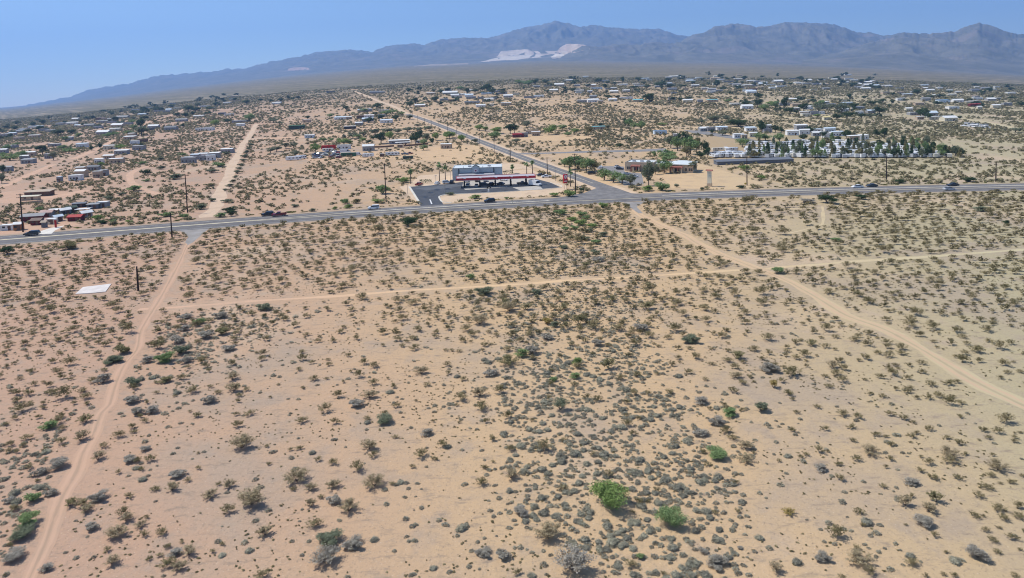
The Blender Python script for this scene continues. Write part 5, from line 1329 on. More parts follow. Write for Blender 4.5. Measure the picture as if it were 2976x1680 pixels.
N = 'north'
for (px, py, w, h, kind, col, label) in [
        (1186, 660, 68, 33, 'shrub', 'dark', 'big dark green bush on the near side of the highway'),
        (1112, 566, 54, 36, 'shrub', 'green', 'broad green bush at the foot of the tall pole left of the station'),
        (1173, 534, 46, 26, 'shrub', 'bright', 'bright green bush beside the lone palm'),
        (1003, 595, 32, 25, 'shrub', 'green', 'round green bush above the white car'),
        (1012, 607, 34, 14, 'shrub', 'bright', 'low bright bush at the highway edge above the white car'),
        (973, 610, 20, 12, 'shrub', 'bright', 'small bright bush left of the round green bush'),
        (858, 603, 28, 13, 'shrub', 'greygreen', 'low grey-green bush right of the red pickup'),
        (907, 616, 27, 12, 'shrub', 'greygreen', 'low grey-green bush on the far verge near the white car'),
        (1098, 591, 44, 14, 'shrub', 'bright', 'low bright ground bush at the base of the tall pole'),
        (1035, 593, 34, 18, 'shrub', 'olive', 'olive bush between round green bush and tall pole'),
        (1309, 569, 30, 14, 'shrub', 'greygreen', 'grey-green bush on the planted island'),
        (1380, 580, 42, 16, 'shrub', 'bright', 'bright bush in the strip below the canopy'),
        (1473, 580, 16, 9, 'shrub', 'green', 'small green bush on the verge right of the black car'),
        (1656, 573, 44, 28, 'shrub', 'bright', 'bright green bush at the foot of the pole by the red sign'),
        (1609, 573, 38, 15, 'shrub', 'bright', 'low bright bush left of the red sign'),
        (1690, 556, 20, 14, 'shrub', 'dark', 'dark bush right of the pole by the red sign'),
        (1655, 495, 46, 38, 'tree', 'green', 'leftmost of the round trees left of the clinic car park'),
        (1680, 496, 44, 40, 'tree', 'green', 'tallest of the round trees left of the clinic car park'),
        (1704, 500, 44, 40, 'tree', 'green', 'green tree just left of the half-hidden white car'),
        (1727, 498, 36, 30, 'tree', 'olive', 'olive tree beside the clinic car park'),
        (1640, 486, 26, 22, 'tree', 'green', 'small green tree farthest left in the clinic grove'),
        (1756, 526, 44, 34, 'tree', 'green', 'green tree at the left end of the row before the clinic'),
        (1783, 532, 46, 33, 'tree', 'green', 'green tree second in the row before the clinic'),
        (1808, 537, 44, 30, 'tree', 'green', 'green tree third in the row before the clinic'),
        (1833, 541, 34, 30, 'tree', 'greygreen', 'greyish tree at the right end of the row before the clinic'),
        (1885, 540, 38, 62, 'tall', 'greygreen', 'tall grey-green eucalyptus in front of the clinic'),
        (1924, 556, 54, 36, 'shrub', 'green', 'big green bush right of the tall eucalyptus near the highway'),
        (1882, 558, 44, 22, 'shrub', 'bright', 'bright bush below the tall eucalyptus'),
        (1966, 545, 18, 14, 'shrub', 'greygreen', 'small grey-green bush left of the cream sign pillar'),
        (2040, 552, 14, 10, 'shrub', 'dark', 'small dark bush left of the foot of the sign pillar'),
        (1930, 506, 44, 42, 'tree', 'green', 'green tree in front of the middle of the clinic'),
        (1905, 508, 20, 26, 'tree', 'greygreen', 'slim grey-green tree between eucalyptus and clinic'),
        (1938, 472, 54, 22, 'tree', 'green', 'wide green tree behind the clinic roof'),
        (2014, 503, 38, 32, 'tree', 'greygreen', 'round grey-green tree at the right clinic corner'),
        (2155, 549, 30, 14, 'shrub', 'dark', 'dark low bush beside the small yellow sign'),
        (2165, 495, 40, 20, 'shrub', 'bright', 'bright bush below the long dark storage shed'),
        (2212, 524, 30, 18, 'shrub', 'bright', 'bright bush right of the tall pole beyond the sand lot'),
        (2618, 535, 42, 19, 'shrub', 'dark', 'dark bush right of the pole behind the cars'),
        (2815, 531, 46, 22, 'shrub', 'dark', 'dark bush on the far verge before the right pole'),
        (2407, 595, 70, 32, 'shrub', 'dark', 'large dark green bush below the highway at right'),
        (2502, 582, 42, 20, 'shrub', 'dark', 'smaller dark bush right of the large one below the highway'),
        (2345, 592, 50, 18, 'shrub', 'grey', 'grey bush left of the large dark bush below the highway'),
        (1631, 628, 46, 26, 'shrub', 'green', 'green bush below the highway left of the bright one'),
        (1753, 606, 34, 24, 'shrub', 'bright', 'bright yellow-green bush just below the highway'),
        (1690, 658, 46, 26, 'shrub', 'bright', 'bright bush in the green patch below the highway'),
        (1712, 678, 34, 18, 'shrub', 'greygreen', 'grey-green bush in the patch below the bright bush'),
        (1642, 674, 30, 20, 'shrub', 'green', 'green bush at the left of the patch below the highway'),
        (1690, 630, 40, 20, 'shrub', 'green', 'green bush above the bright bush of the patch'),
        (1731, 712, 38, 18, 'shrub', 'green', 'green bush at the foot of the patch'),
        (1820, 606, 26, 22, 'shrub', 'olive', 'olive bush left of the right gravel apron'),
        (2432, 705, 34, 18, 'shrub', 'green', 'small green bush in scrub right of the looping track'),
        (2926, 653, 24, 15, 'shrub', 'dark', 'dark bush near the right edge below the highway'),
        (2850, 618, 50, 18, 'shrub', 'greygreen', 'grey-green bush under the right stretch of highway'),
        (284, 646, 38, 28, 'shrub', 'bright', 'yellow-green round bush right of the red-roofed shop'),
        (300, 652, 36, 16, 'shrub', 'dark', 'dark bush below the yellow-green bush'),
        (329, 650, 26, 16, 'shrub', 'green', 'green bush right of the yellow-green bush'),
        (377, 650, 26, 15, 'shrub', 'bright', 'small bright bush on the far verge at left'),
        (483, 633, 44, 20, 'shrub', 'green', 'green bush left of the tall pole at the dirt road'),
        (538, 636, 32, 20, 'shrub', 'green', 'green bush at the foot of the tall pole at the dirt road'),
        (640, 634, 42, 18, 'shrub', 'green', 'green bush right of the far dirt road mouth'),
        (672, 630, 32, 26, 'shrub', 'dark', 'dark bush right of the far dirt road mouth'),
        (112, 612, 26, 10, 'shrub', 'green', 'low green bush behind the grey-roofed barn'),
        (23, 742, 50, 32, 'shrub', 'dark', 'dark bush at the left edge just below the highway'),
        (200, 729, 60, 30, 'shrub', 'olive', 'olive bush below the highway near the left edge'),
        (361, 1032, 52, 38, 'shrub', 'olive', 'green-gold bush touching the left dirt road'),
        (482, 1063, 66, 47, 'shrub', 'green', 'dark green bush at the heart of the left thicket'),
        (528, 1034, 56, 40, 'shrub', 'greygreen', 'green bush behind the dark one in the left thicket'),
        (582, 946, 40, 26, 'shrub', 'green', 'small green bush above the left thicket'),
        (767, 908, 56, 30, 'shrub', 'greygreen', 'low green bush right of the left thicket'),
        (646, 978, 50, 30, 'shrub', 'olive', 'olive bush at the right of the left thicket'),
        (480, 1119, 46, 22, 'shrub', 'olive', 'low olive bush below the left thicket'),
        (390, 1125, 52, 36, 'shrub', 'greygreen', 'grey-green bush on the right side of the left dirt road'),
        (1408, 864, 68, 33, 'shrub', 'greygreen', 'wide green bush under the narrow pale track'),
        (1516, 1044, 48, 34, 'shrub', 'green', 'pale green bush at the top of the grey wash'),
        (1677, 1067, 34, 34, 'shrub', 'bright', 'small vivid green bush in the middle of the wash'),
        (1610, 1113, 28, 22, 'shrub', 'green', 'small green bush left in the wash'),
        (1671, 1106, 38, 24, 'shrub', 'green', 'pale green bush below the vivid one in the wash'),
        (1369, 815, 30, 27, 'shrub', 'green', 'small green bush above the narrow pale track'),
        (1590, 946, 38, 26, 'shrub', 'gold', 'golden bush above the wash'), (1612, 955, 34, 24, 'shrub', 'greygreen', 'green bush touching the golden bush'),
        (1683, 948, 46, 38, 'wispy', 'olive', 'tall olive bush above the wash'),
        (1629, 1201, 60, 46, 'wispy', 'greygreen', 'olive-grey bush standing in the bare part of the wash'),
        (1770, 1080, 54, 40, 'wispy', 'olive', 'olive bush at the right edge of the wash'),
        (2259, 799, 48, 26, 'shrub', 'green', 'dark green bush right of the wide dirt road'),
        (2248, 1133, 34, 32, 'wispy', 'gold', 'golden olive bush alone on the right sand'),
        (2212, 1204, 50, 42, 'shrub', 'greygreen', 'grey-green bush at right of the wash'),
        (2123, 1219, 54, 34, 'shrub', 'green', 'soft green bush left of the grey-green one'),
        (2081, 1342, 74, 38, 'shrub', 'green', 'deep green low bush right of the big tree'),
        (1780, 1497, 118, 98, 'tree', 'bright', 'large bright green mesquite tree in the lower wash'),
        (1955, 1545, 90, 72, 'tree', 'green', 'smaller green tree right of the large mesquite'),
        (142, 1256, 56, 32, 'shrub', 'green', 'green bush left of the rutted dirt road'),
        (97, 1466, 52, 44, 'shrub', 'green', 'bright clump above the big green bushes at lower left'),
        (87, 1545, 82, 54, 'shrub', 'green', 'big green bush at the lower left edge'),
        (66, 1578, 84, 44, 'shrub', 'greygreen', 'grey-green bush below the big green one at lower left'),
        (960, 1604, 92, 54, 'shrub', 'greygreen', 'greenish bush at the bottom left of centre'),
        (1860, 1630, 30, 22, 'shrub', 'green', 'small green bush at the bottom of the wash'),
        (1594, 1588, 92, 60, 'wispy', 'tan', 'big tan creosote left of the lower wash'),
        (1668, 1694, 134, 92, 'wispy', 'grey', 'big grey leafless bush at the bottom edge'),
        (705, 1318, 84, 50, 'wispy', 'tan', 'large spreading tan creosote on open sand'),
        (733, 1490, 104, 60, 'wispy', 'tan', 'widest tan creosote at lower left of centre'),
        (864, 1416, 78, 48, 'wispy', 'tan', 'tan creosote right above the widest one'),
        (947, 1660, 104, 56, 'wispy', 'grey', 'wide grey bush at the bottom edge left of centre')]:
    plant('tree' if kind in ('tree', 'tall') else 'shrub', 'tree' if kind in ('tree', 'tall') else 'shrub', px, py, w, h, kind, col, label)

EXTRA = [(1665,645,34,18,'bright'),(1705,640,30,18,'green'),(1722,664,36,18,'bright'),(1670,668,30,16,'green'),(1745,640,28,16,'olive'),(1700,700,34,18,'greygreen'),(1660,700,30,16,'olive'),(1752,690,34,18,'greygreen'),(1730,740,36,18,'greygreen'),(1690,738,30,16,'grey'),(1740,765,44,20,'grey'),(1620,650,28,14,'olive'),(1640,726,30,16,'greygreen'),(1700,780,36,18,'olive'),(1530,905,40,24,'olive'),(1560,860,40,22,'greygreen'),(1640,905,40,24,'olive'),(1780,880,40,22,'olive'),(1241,1273,42,26,'grey'),(1116,1238,60,32,'greygreen'),(1074,1316,55,36,'tan'),(1089,1428,66,44,'tan'),(1015,1500,60,46,'tan'),(1030,1610,70,42,'grey'),(1516,1508,56,32,'grey'),(1408,1630,56,28,'grey'),(1462,1634,52,34,'grey'),(1485,1401,50,38,'tan'),(289,1469,60,44,'grey'),(338,1580,70,44,'tan'),(772,1568,52,36,'tan'),(503,1436,46,32,'tan'),(613,1456,46,30,'tan'),(668,1425,42,30,'tan'),(551,1626,50,38,'tan'),(509,1626,46,28,'grey'),(524,1670,50,34,'tan'),(326,1654,50,38,'tan'),(367,1525,44,34,'tan'),(411,1539,36,24,'tan'),(905,1481,38,32,'tan'),(972,1475,50,34,'grey'),(972,1428,50,28,'tan'),(905,1434,44,26,'tan'),(268,1549,46,30,'grey'),(380,1351,52,24,'grey'),(514,1397,54,28,'grey'),(400,1211,44,30,'grey'),(440,1209,48,32,'grey'),(423,1314,34,22,'grey'),(2040,1277,52,30,'grey'),(2088,1246,58,36,'grey'),(2085,1663,72,38,'grey'),(2252,1675,50,42,'tan'),(2166,1314,44,34,'tan'),(2170,1353,54,24,'tan'),(2044,1612,34,22,'grey'),(2387,1378,42,28,'grey'),(2294,1504,40,22,'gold'),(2236,1090,60,34,'grey'),(2422,1075,36,28,'tan'),(2038,1183,48,30,'grey'),(2011,1005,62,34,'greygreen'),(2143,1051,50,30,'olive'),(540,932,44,22,'grey'),(642,931,50,28,'grey'),(535,966,38,22,'grey'),(462,1020,46,34,'olive'),(520,1001,52,32,'grey'),(598,989,54,28,'grey'),(664,1024,46,26,'grey'),(543,1060,38,30,'grey'),(427,1060,40,26,'grey'),(299,1120,50,38,'grey'),(384,1179,54,28,'grey'),(330,1063,60,26,'greygreen'),(1468,893,44,26,'olive'),(1480,912,60,34,'tan'),(1395,950,60,34,'tan'),(1545,1035,50,34,'grey'),(1480,1070,66,32,'olive'),(1430,1100,50,28,'grey'),(1860,965,50,32,'grey'),(1880,905,48,28,'olive'),(1735,1010,40,26,'grey'),(1590,990,44,22,'grey'),(2140,1105,40,22,'tan'),(2360,1010,36,24,'olive'),(680,1146,50,34,'tan'),(610,1180,48,36,'grey'),(675,1110,42,28,'tan'),(1035,1190,52,30,'grey'),(1075,1165,50,28,'tan'),(1395,1160,52,32,'tan'),(1225,1093,46,26,'tan'),(150,1450,44,28,'grey'),(205,1480,44,30,'olive'),(250,1500,46,30,'tan'),(170,1370,60,40,'grey'),(120,1390,50,30,'grey'),(235,1290,50,40,'tan'),(285,1345,44,34,'tan'),(250,1235,44,30,'olive'),(30,1470,40,28,'grey'),(45,1640,70,40,'grey'),(135,1670,44,30,'grey'),(2900,1380,60,40,'tan'),(2680,1540,60,40,'grey'),(2840,1640,70,50,'grey'),(2500,1660,80,44,'tan'),(2395,1645,56,34,'grey'),(2700,1500,50,36,'tan'),(2630,1480,44,44,'tan'),(2720,1470,46,44,'olive'),(2530,1330,56,30,'tan'),(2760,1340,56,40,'tan'),(2650,1420,50,24,'grey'),(2150,1600,20,12,'grey')]
for (px, py, w_, h_, c_) in EXTRA:
    zone_ = ('left of the rutted dirt road' if px < np.interp(py, [700, 1100, 1400, 1680], [545, 345, 205, 80]) else 'in the left thicket' if px < 700 and py < 1100 else
             'on open sand at left of centre' if px < 1300 else 'in the green patch below the junction' if py < 770 and px < 1950 else 'above the wash' if px < 1950 and py < 1180 else 'in the lower wash' if px < 2060 else 'on sand right of the wash' if px < 2480 else 'on the lower right plain')
    plant('shrub', 'shrub', px, py, w_ * 1.05, h_, 'wispy' if c_ in ('tan', 'olive', 'gold') else 'shrub', c_, None, zone_, f'larger {DESC[c_]} bush')
# trees named by where they stand
def grove(conv, sc, rows, zone, kind='tree', name='tree'):
    for (x, y, w, h, col) in rows:
        q = conv(x, y); k = kind
        plant(name, name, q[0], q[1], w * sc * 1.2, h * sc * 1.25, k, col, None, zone, f'{DESC[col]} {name}')
grove(P3, .2213, [(1480, 268, 165, 115, 'dark'), (1590, 215, 110, 80, 'bright'), (990, 277, 140, 55, 'bright'), (1065, 272, 80, 40, 'bright'), (1240, 250, 85, 55, 'bright'), (1312, 265, 75, 42, 'dark'), (1990, 215, 110, 95, 'dark'), (1930, 268, 110, 120, 'dark'), (2080, 245, 110, 90, 'greygreen'), (2200, 225, 110, 80, 'bright'), (2375, 200, 130, 75, 'bright'), (2345, 195, 90, 60, 'green'), (2540, 235, 80, 70, 'bright'), (2150, 270, 70, 60, 'dark'), (2040, 285, 90, 60, 'green'), (1880, 240, 60, 60, 'dark'), (2035, 350, 105, 55, 'green'), (1600, 360, 60, 22, 'dark'), (1180, 200, 120, 40, 'green')], 'around the far ranch')
grove(P3, .2213, [(620, 382, 110, 95, 'bright'), (350, 440, 90, 65, 'greygreen'), (330, 320, 100, 65, 'greygreen'), (230, 330, 110, 60, 'greygreen'), (110, 370, 130, 60, 'greygreen'), (30, 390, 110, 60, 'greygreen'), (720, 240, 110, 35, 'green'), (830, 232, 70, 30, 'green'), (600, 275, 110, 30, 'olive'), (520, 280, 60, 28, 'olive'), (920, 230, 70, 28, 'green')], 'left of the junk yard')
grove(P3, .2213, [(1110, 195, 130, 60, 'greygreen'), (1000, 205, 60, 55, 'greygreen'), (1400, 150, 150, 60, 'greygreen'), (1560, 130, 150, 55, 'greygreen'), (1700, 130, 120, 45, 'greygreen'), (1830, 110, 130, 45, 'greygreen'), (1960, 105, 120, 42, 'greygreen'), (2110, 90, 110, 42, 'greygreen'), (1250, 165, 120, 45, 'greygreen'), (1380, 205, 100, 30, 'dark')], 'in the brush line behind the ranch')
grove(c2, .3577, [(735, 345, 50, 32, 'dark'), (983, 325, 62, 30, 'dark'), (870, 355, 60, 25, 'green'), (1000, 425, 70, 40, 'dark'), (1135, 425, 50, 35, 'dark'), (920, 440, 70, 30, 'dark'), (1245, 415, 50, 30, 'dark'), (1180, 380, 50, 25, 'green'), (1060, 380, 80, 25, 'green'), (1110, 365, 60, 25, 'green'), (600, 400, 50, 25, 'green'), (420, 410, 45, 20, 'dark'), (390, 360, 50, 16, 'olive'), (1380, 490, 40, 16, 'green'), (1310, 470, 40, 16, 'greygreen'), (970, 380, 50, 20, 'dark')], 'left of the distant side road')
grove(c2, .3577, [(1297, 290, 50, 42, 'dark'), (1250, 315, 60, 35, 'dark'), (1455, 270, 65, 32, 'dark'), (1495, 305, 45, 30, 'dark'), (1350, 300, 50, 20, 'green'), (1880, 185, 65, 42, 'dark'), (1920, 210, 50, 45, 'dark'), (1720, 205, 40, 38, 'dark'), (1560, 185, 60, 22, 'dark'), (1660, 175, 60, 22, 'green'), (1780, 195, 50, 22, 'dark'), (2010, 190, 60, 22, 'dark'), (1500, 200, 50, 20, 'dark'), (1405, 280, 40, 20, 'greygreen'), (1840, 180, 40, 25, 'dark')], 'beyond the distant dirt road')
grove(c2, .3577, [(1815, 505, 65, 35, 'bright'), (1865, 510, 60, 30, 'bright'), (1960, 530, 110, 40, 'bright'), (2065, 530, 80, 60, 'dark'), (1940, 575, 90, 45, 'green'), (1780, 610, 60, 30, 'greygreen'), (1560, 550, 55, 30, 'green'), (1600, 560, 60, 32, 'bright'), (1670, 590, 50, 35, 'bright')], 'on either side of the side road')
grove(c2, .3577, [(265, 255, 25, 30, 'dark'), (345, 245, 35, 18, 'dark'), (200, 268, 45, 20, 'dark'), (120, 270, 50, 14, 'dark'), (40, 265, 45, 14, 'dark'), (300, 255, 40, 16, 'dark'), (140, 440, 80, 30, 'greygreen'), (190, 455, 60, 20, 'greygreen')], 'on the plain upper left')
grove(c1, .3577, [(350, 460, 50, 35, 'dark'), (270, 480, 50, 35, 'dark'), (315, 505, 40, 30, 'dark'), (345, 700, 80, 60, 'dark'), (330, 495, 50, 25, 'dark'), (50, 490, 50, 20, 'dark'), (85, 555, 40, 20, 'dark'), (470, 545, 90, 40, 'dark'), (60, 660, 60, 30, 'green'), (130, 630, 50, 20, 'green'), (80, 750, 120, 40, 'green'), (175, 725, 80, 40, 'green'), (20, 720, 60, 30, 'green'), (20, 850, 50, 50, 'dark'), (15, 935, 60, 60, 'greygreen'), (435, 745, 60, 50, 'greygreen'), (385, 500, 40, 18, 'dark'), (120, 500, 60, 25, 'dark'), (10, 520, 40, 25, 'dark'), (230, 520, 60, 20, 'dark')], 'at the far left edge of the settlement')
grove(c1, .3577, [(815, 650, 40, 35, 'dark'), (745, 665, 35, 30, 'dark'), (1150, 545, 110, 60, 'greygreen'), (1145, 490, 60, 60, 'dark'), (1085, 500, 50, 35, 'green'), (1040, 535, 60, 25, 'green'), (580, 530, 60, 25, 'dark'), (640, 560, 50, 30, 'green'), (1070, 445, 60, 25, 'green'), (870, 560, 60, 25, 'green'), (560, 690, 100, 30, 'green'), (510, 655, 60, 25, 'green'), (530, 590, 60, 30, 'green'), (940, 430, 50, 30, 'dark'), (690, 470, 50, 25, 'dark'), (800, 480, 60, 20, 'dark'), (975, 660, 80, 35, 'bright'), (920, 545, 70, 20, 'green'), (1150, 640, 30, 30, 'dark'), (530, 450, 40, 22, 'dark'), (755, 410, 40, 22, 'dark')], 'in the middle of the left settlement')
grove(c1, .3577, [(1750, 470, 70, 38, 'bright'), (1845, 445, 50, 30, 'dark'), (2030, 430, 70, 45, 'green'), (1165, 350, 55, 32, 'dark'), (1530, 350, 80, 40, 'dark'), (1590, 350, 70, 25, 'dark'), (1490, 475, 30, 25, 'dark'), (1440, 390, 60, 25, 'dark'), (1510, 400, 50, 30, 'dark'), (1570, 375, 40, 20, 'dark'), (1700, 335, 60, 18, 'dark'), (1805, 260, 50, 18, 'dark'), (1755, 275, 20, 22, 'dark'), (1910, 262, 35, 20, 'dark'), (1690, 375, 60, 18, 'dark'), (1250, 340, 50, 20, 'dark'), (1300, 340, 50, 18, 'dark'), (1180, 415, 60, 22, 'dark'), (1255, 440, 50, 18, 'olive'), (2000, 285, 60, 14, 'dark')], 'above the pale dirt road at left')
grove(c1, .3577, [(825, 800, 55, 45, 'bright'), (1485, 710, 70, 30, 'green'), (1790, 800, 110, 45, 'green'), (1720, 850, 100, 35, 'greygreen'), (1840, 700, 70, 30, 'greygreen'), (1420, 905, 130, 45, 'greygreen'), (1190, 865, 80, 55, 'dark'), (1090, 1000, 120, 50, 'green'), (1150, 780, 80, 25, 'green'), (1300, 750, 70, 28, 'greygreen'), (1310, 820, 70, 30, 'greygreen'), (1660, 600, 60, 25, 'olive'), (1560, 680, 60, 25, 'greygreen'), (985, 1030, 70, 28, 'greygreen'), (890, 1065, 90, 35, 'greygreen'), (1190, 920, 60, 25, 'green'), (1710, 960, 90, 30, 'olive'), (1630, 1150, 100, 45, 'greygreen'), (1725, 1080, 60, 35, 'greygreen'), (310, 1150, 70, 22, 'green'), (1870, 1170, 100, 50, 'dark'), (1850, 1090, 90, 25, 'greygreen')], 'left of the pale dirt road', 'shrub', 'shrub')
# line of brush along the far dirt road
for (x, y) in [(1815, 985), (1850, 950), (1875, 915), (1895, 880), (1912, 845), (1928, 810), (1945, 780), (1960, 745), (1975, 715), (1990, 680), (2005, 650), (2022, 620)]:
    q = c1(x + 16, y + 10); plant('shrub', 'shrub', q[0], q[1], random.uniform(18, 30), random.uniform(9, 15), 'shrub', 'greygreen', None, 'in the row beside the far dirt road', 'grey-green shrub')
grove(c3, .3577, [(1115, 270, 120, 50, 'dark'), (1310, 258, 40, 22, 'dark'), (1360, 262, 45, 22, 'dark'), (1435, 255, 60, 22, 'dark'), (760, 165, 30, 35, 'dark'), (900, 115, 30, 35, 'dark'), (180, 125, 60, 25, 'dark'), (270, 118, 50, 20, 'dark'), (130, 140, 70, 30, 'green'), (60, 130, 60, 30, 'green'), (1210, 150, 90, 30, 'dark'), (1290, 155, 60, 25, 'dark'), (1380, 155, 60, 20, 'dark'), (1665, 150, 50, 35, 'dark'), (490, 195, 50, 30, 'dark'), (610, 150, 50, 20, 'dark'), (990, 165, 60, 18, 'dark'), (780, 245, 70, 22, 'dark'), (860, 245, 50, 22, 'dark'), (1100, 160, 60, 20, 'dark'), (2000, 250, 60, 40, 'dark'), (1990, 320, 70, 60, 'dark'), (1890, 315, 70, 50, 'dark'), (2050, 345, 70, 40, 'green'), (1760, 275, 60, 20, 'green'), (1370, 72, 30, 18, 'dark'), (1890, 90, 50, 22, 'dark'), (1670, 125, 30, 30, 'dark')], 'in the far middle of the town')
grove(c3, .3577, [(20, 525, 60, 60, 'dark'), (300, 540, 90, 50, 'bright'), (330, 505, 60, 40, 'bright'), (510, 530, 60, 35, 'bright'), (620, 550, 60, 70, 'olive'), (455, 550, 60, 25, 'green'), (120, 480, 60, 40, 'greygreen'), (410, 500, 70, 35, 'green'), (950, 475, 60, 50, 'green'), (990, 495, 60, 45, 'green'), (1050, 500, 70, 50, 'green'), (920, 470, 25, 50, 'dark'), (960, 455, 20, 40, 'dark'), (1220, 465, 60, 20, 'bright'), (870, 645, 60, 28, 'dark'), (35, 605, 70, 25, 'greygreen'), (930, 582, 50, 18, 'greygreen'), (720, 470, 40, 22, 'dark'), (780, 490, 50, 25, 'greygreen'), (1155, 720, 35, 38, 'green'), (640, 690, 40, 12, 'olive'), (1840, 475, 150, 60, 'dark'), (2030, 510, 60, 70, 'dark'), (2000, 590, 100, 50, 'green'), (1870, 640, 100, 55, 'green'), (1625, 530, 35, 25, 'dark'), (1710, 545, 70, 30, 'greygreen'), (1640, 440, 120, 30, 'greygreen'), (1540, 450, 60, 30, 'greygreen'), (1740, 430, 60, 40, 'greygreen')], 'beyond the side road and clinic')
grove(c3, .3577, [(1290, 650, 90, 80, 'greygreen'), (1345, 670, 90, 90, 'green'), (1400, 660, 100, 110, 'dark'), (1450, 700, 110, 110, 'green'), (1500, 690, 90, 100, 'olive'), (1250, 735, 130, 55, 'green'), (1420, 720, 90, 70, 'olive'), (1560, 700, 60, 90, 'dark'), (1590, 730, 60, 70, 'dark'), (1340, 640, 70, 60, 'green'), (1530, 735, 60, 50, 'dark')], 'in the grove left of the trailer park')
grove(c4, .3577, [(135, 330, 60, 70, 'dark'), (60, 330, 80, 50, 'green'), (290, 350, 90, 50, 'dark'), (430, 310, 80, 40, 'green'), (410, 365, 110, 60, 'greygreen'), (600, 370, 100, 70, 'greygreen'), (640, 410, 90, 45, 'dark'), (560, 415, 80, 35, 'dark'), (905, 370, 90, 45, 'dark'), (840, 300, 80, 30, 'dark'), (180, 370, 80, 40, 'dark'), (500, 340, 80, 40, 'greygreen'), (690, 330, 60, 40, 'dark'), (150, 270, 50, 30, 'dark'), (250, 255, 50, 20, 'dark'), (400, 400, 70, 20, 'bright'), (20, 300, 60, 25, 'bright'), (760, 400, 60, 25, 'dark'), (830, 400, 60, 25, 'greygreen'), (660, 245, 40, 30, 'dark'), (370, 270, 50, 18, 'dark')], 'behind the trailer park')
grove(c4, .3577, [(1265, 400, 80, 55, 'dark'), (1300, 415, 50, 40, 'dark'), (1240, 385, 60, 40, 'dark'), (1430, 415, 60, 25, 'dark'), (1490, 395, 40, 20, 'dark')], 'in the compound at right')
grove(c4, .3577, [(1805, 195, 40, 30, 'dark'), (1215, 215, 60, 35, 'dark'), (760, 125, 50, 30, 'dark'), (610, 125, 50, 28, 'dark'), (260, 90, 50, 20, 'dark'), (310, 110, 40, 20, 'dark'), (560, 85, 50, 18, 'dark'), (700, 140, 50, 22, 'dark'), (840, 150, 40, 20, 'dark'), (1400, 235, 60, 22, 'dark'), (1320, 240, 50, 20, 'dark'), (1380, 300, 60, 28, 'dark'), (1640, 265, 50, 18, 'dark'), (1860, 310, 50, 18, 'dark'), (2060, 310, 50, 35, 'dark'), (1820, 245, 40, 16, 'dark'), (930, 275, 60, 22, 'dark'), (1020, 215, 40, 16, 'dark'), (2010, 520, 90, 28, 'greygreen'), (1560, 410, 40, 20, 'dark'), (1690, 290, 60, 20, 'dark'), (430, 100, 40, 16, 'dark')], 'scattered in the far right town')
# tall pines of the trailer park
rt = random.Random(5)
for (n, ylo, yhi, xlo, xhi, hmin, hmax, zone) in [(42, 340, 352, 730, 2430, 55, 100, 'in the front trailer park rows'), (34, 296, 328, 760, 2330, 50, 95, 'in the middle trailer park rows'), (22, 240, 290, 900, 2240, 45, 85, 'in the rear trailer park rows')]:
    for i in range(n):
        x = xlo + (xhi - xlo) * (i + .5) / n + rt.uniform(-20, 20); y = rt.uniform(ylo, yhi); h = rt.uniform(hmin, hmax)
        col = rt.choice(['greygreen', 'dark', 'green', 'olive'])
        q = c5(x, y); plant('pine_tree', 'tree', q[0], q[1], rt.uniform(12, 25), h * .3688, rt.choice(['pine', 'tall']), col, None, zone, f'{DESC[col]} pine tree', 'tall pines between the parked campers')
for (x, y, w, h, col) in [(850, 150, 55, 70, 'dark'), (960, 150, 75, 55, 'dark'), (1010, 160, 35, 50, 'dark'), (880, 215, 90, 45, 'green'), (990, 225, 90, 60, 'green'), (1230, 155, 80, 50, 'dark'), (1330, 200, 60, 60, 'dark'), (1520, 200, 80, 60, 'dark'), (1760, 190, 60, 60, 'dark'), (1820, 200, 70, 85, 'dark'), (2080, 235, 60, 40, 'green'), (1970, 215, 50, 40, 'greygreen'), (1180, 215, 70, 45, 'dark'), (1450, 225, 60, 40, 'dark'), (2180, 300, 90, 50, 'olive'), (2270, 310, 90, 55, 'green'), (2380, 335, 90, 70, 'greygreen'), (2420, 345, 60, 60, 'dark'), (2130, 260, 70, 45, 'olive'), (680, 250, 90, 50, 'green')]:
    q = c5(x, y); plant('tree', 'tree', q[0], q[1], w * .3688, h * .3688, 'tree', col, None, 'rising among the campers', f'{DESC[col]} tree')
rf = random.Random(17)
FAR_TREES = []
for (nh, ntr, xa_, xb_, fy, sp_y, zone) in [(18, 30, 0, 430, lambda x: 385 - .13 * x, 22, 'farther out in the left settlement'), (8, 20, 380, 700, lambda x: 330 - .14 * (x - 380), 15, 'along the upper left edge of town'), (10, 24, 1180, 1500, lambda x: 281, 18, 'beyond the distant side road'),
        (26, 42, 1500, 2200, lambda x: 252, 23, 'across the distant town'), (24, 32, 1960, 2560, lambda x: 240, 21, 'under the far right mountains'), (8, 36, 2240, 2560, lambda x: 315, 28, 'in the green quarter behind the campers'), (18, 20, 2560, 2960, lambda x: 285, 34, 'on the far right slope')]:
    for i in range(nh):
        x = rf.uniform(xa_, xb_); y = fy(x) + rf.uniform(-sp_y, sp_y); c = rf.choice(['white', 'white', 'bluewhite', 'white', 'grey', 'tan', 'slate'])
        many(lambda a, b: (a, b), 1.0, [(x, y, rf.uniform(12, 26), c)], zone)
    for i in range(ntr):
        x = rf.uniform(xa_, xb_); y = fy(x) + rf.uniform(-sp_y, sp_y); c = rf.choice(['dark', 'dark', 'green', 'greygreen'])
        p = G(x, y); s_ = mpp(p); FAR_TREES.append((p[0], p[1], rf.uniform(11, 24) * s_, rf.uniform(6, 12) * s_ * 1.15, rf.random()))
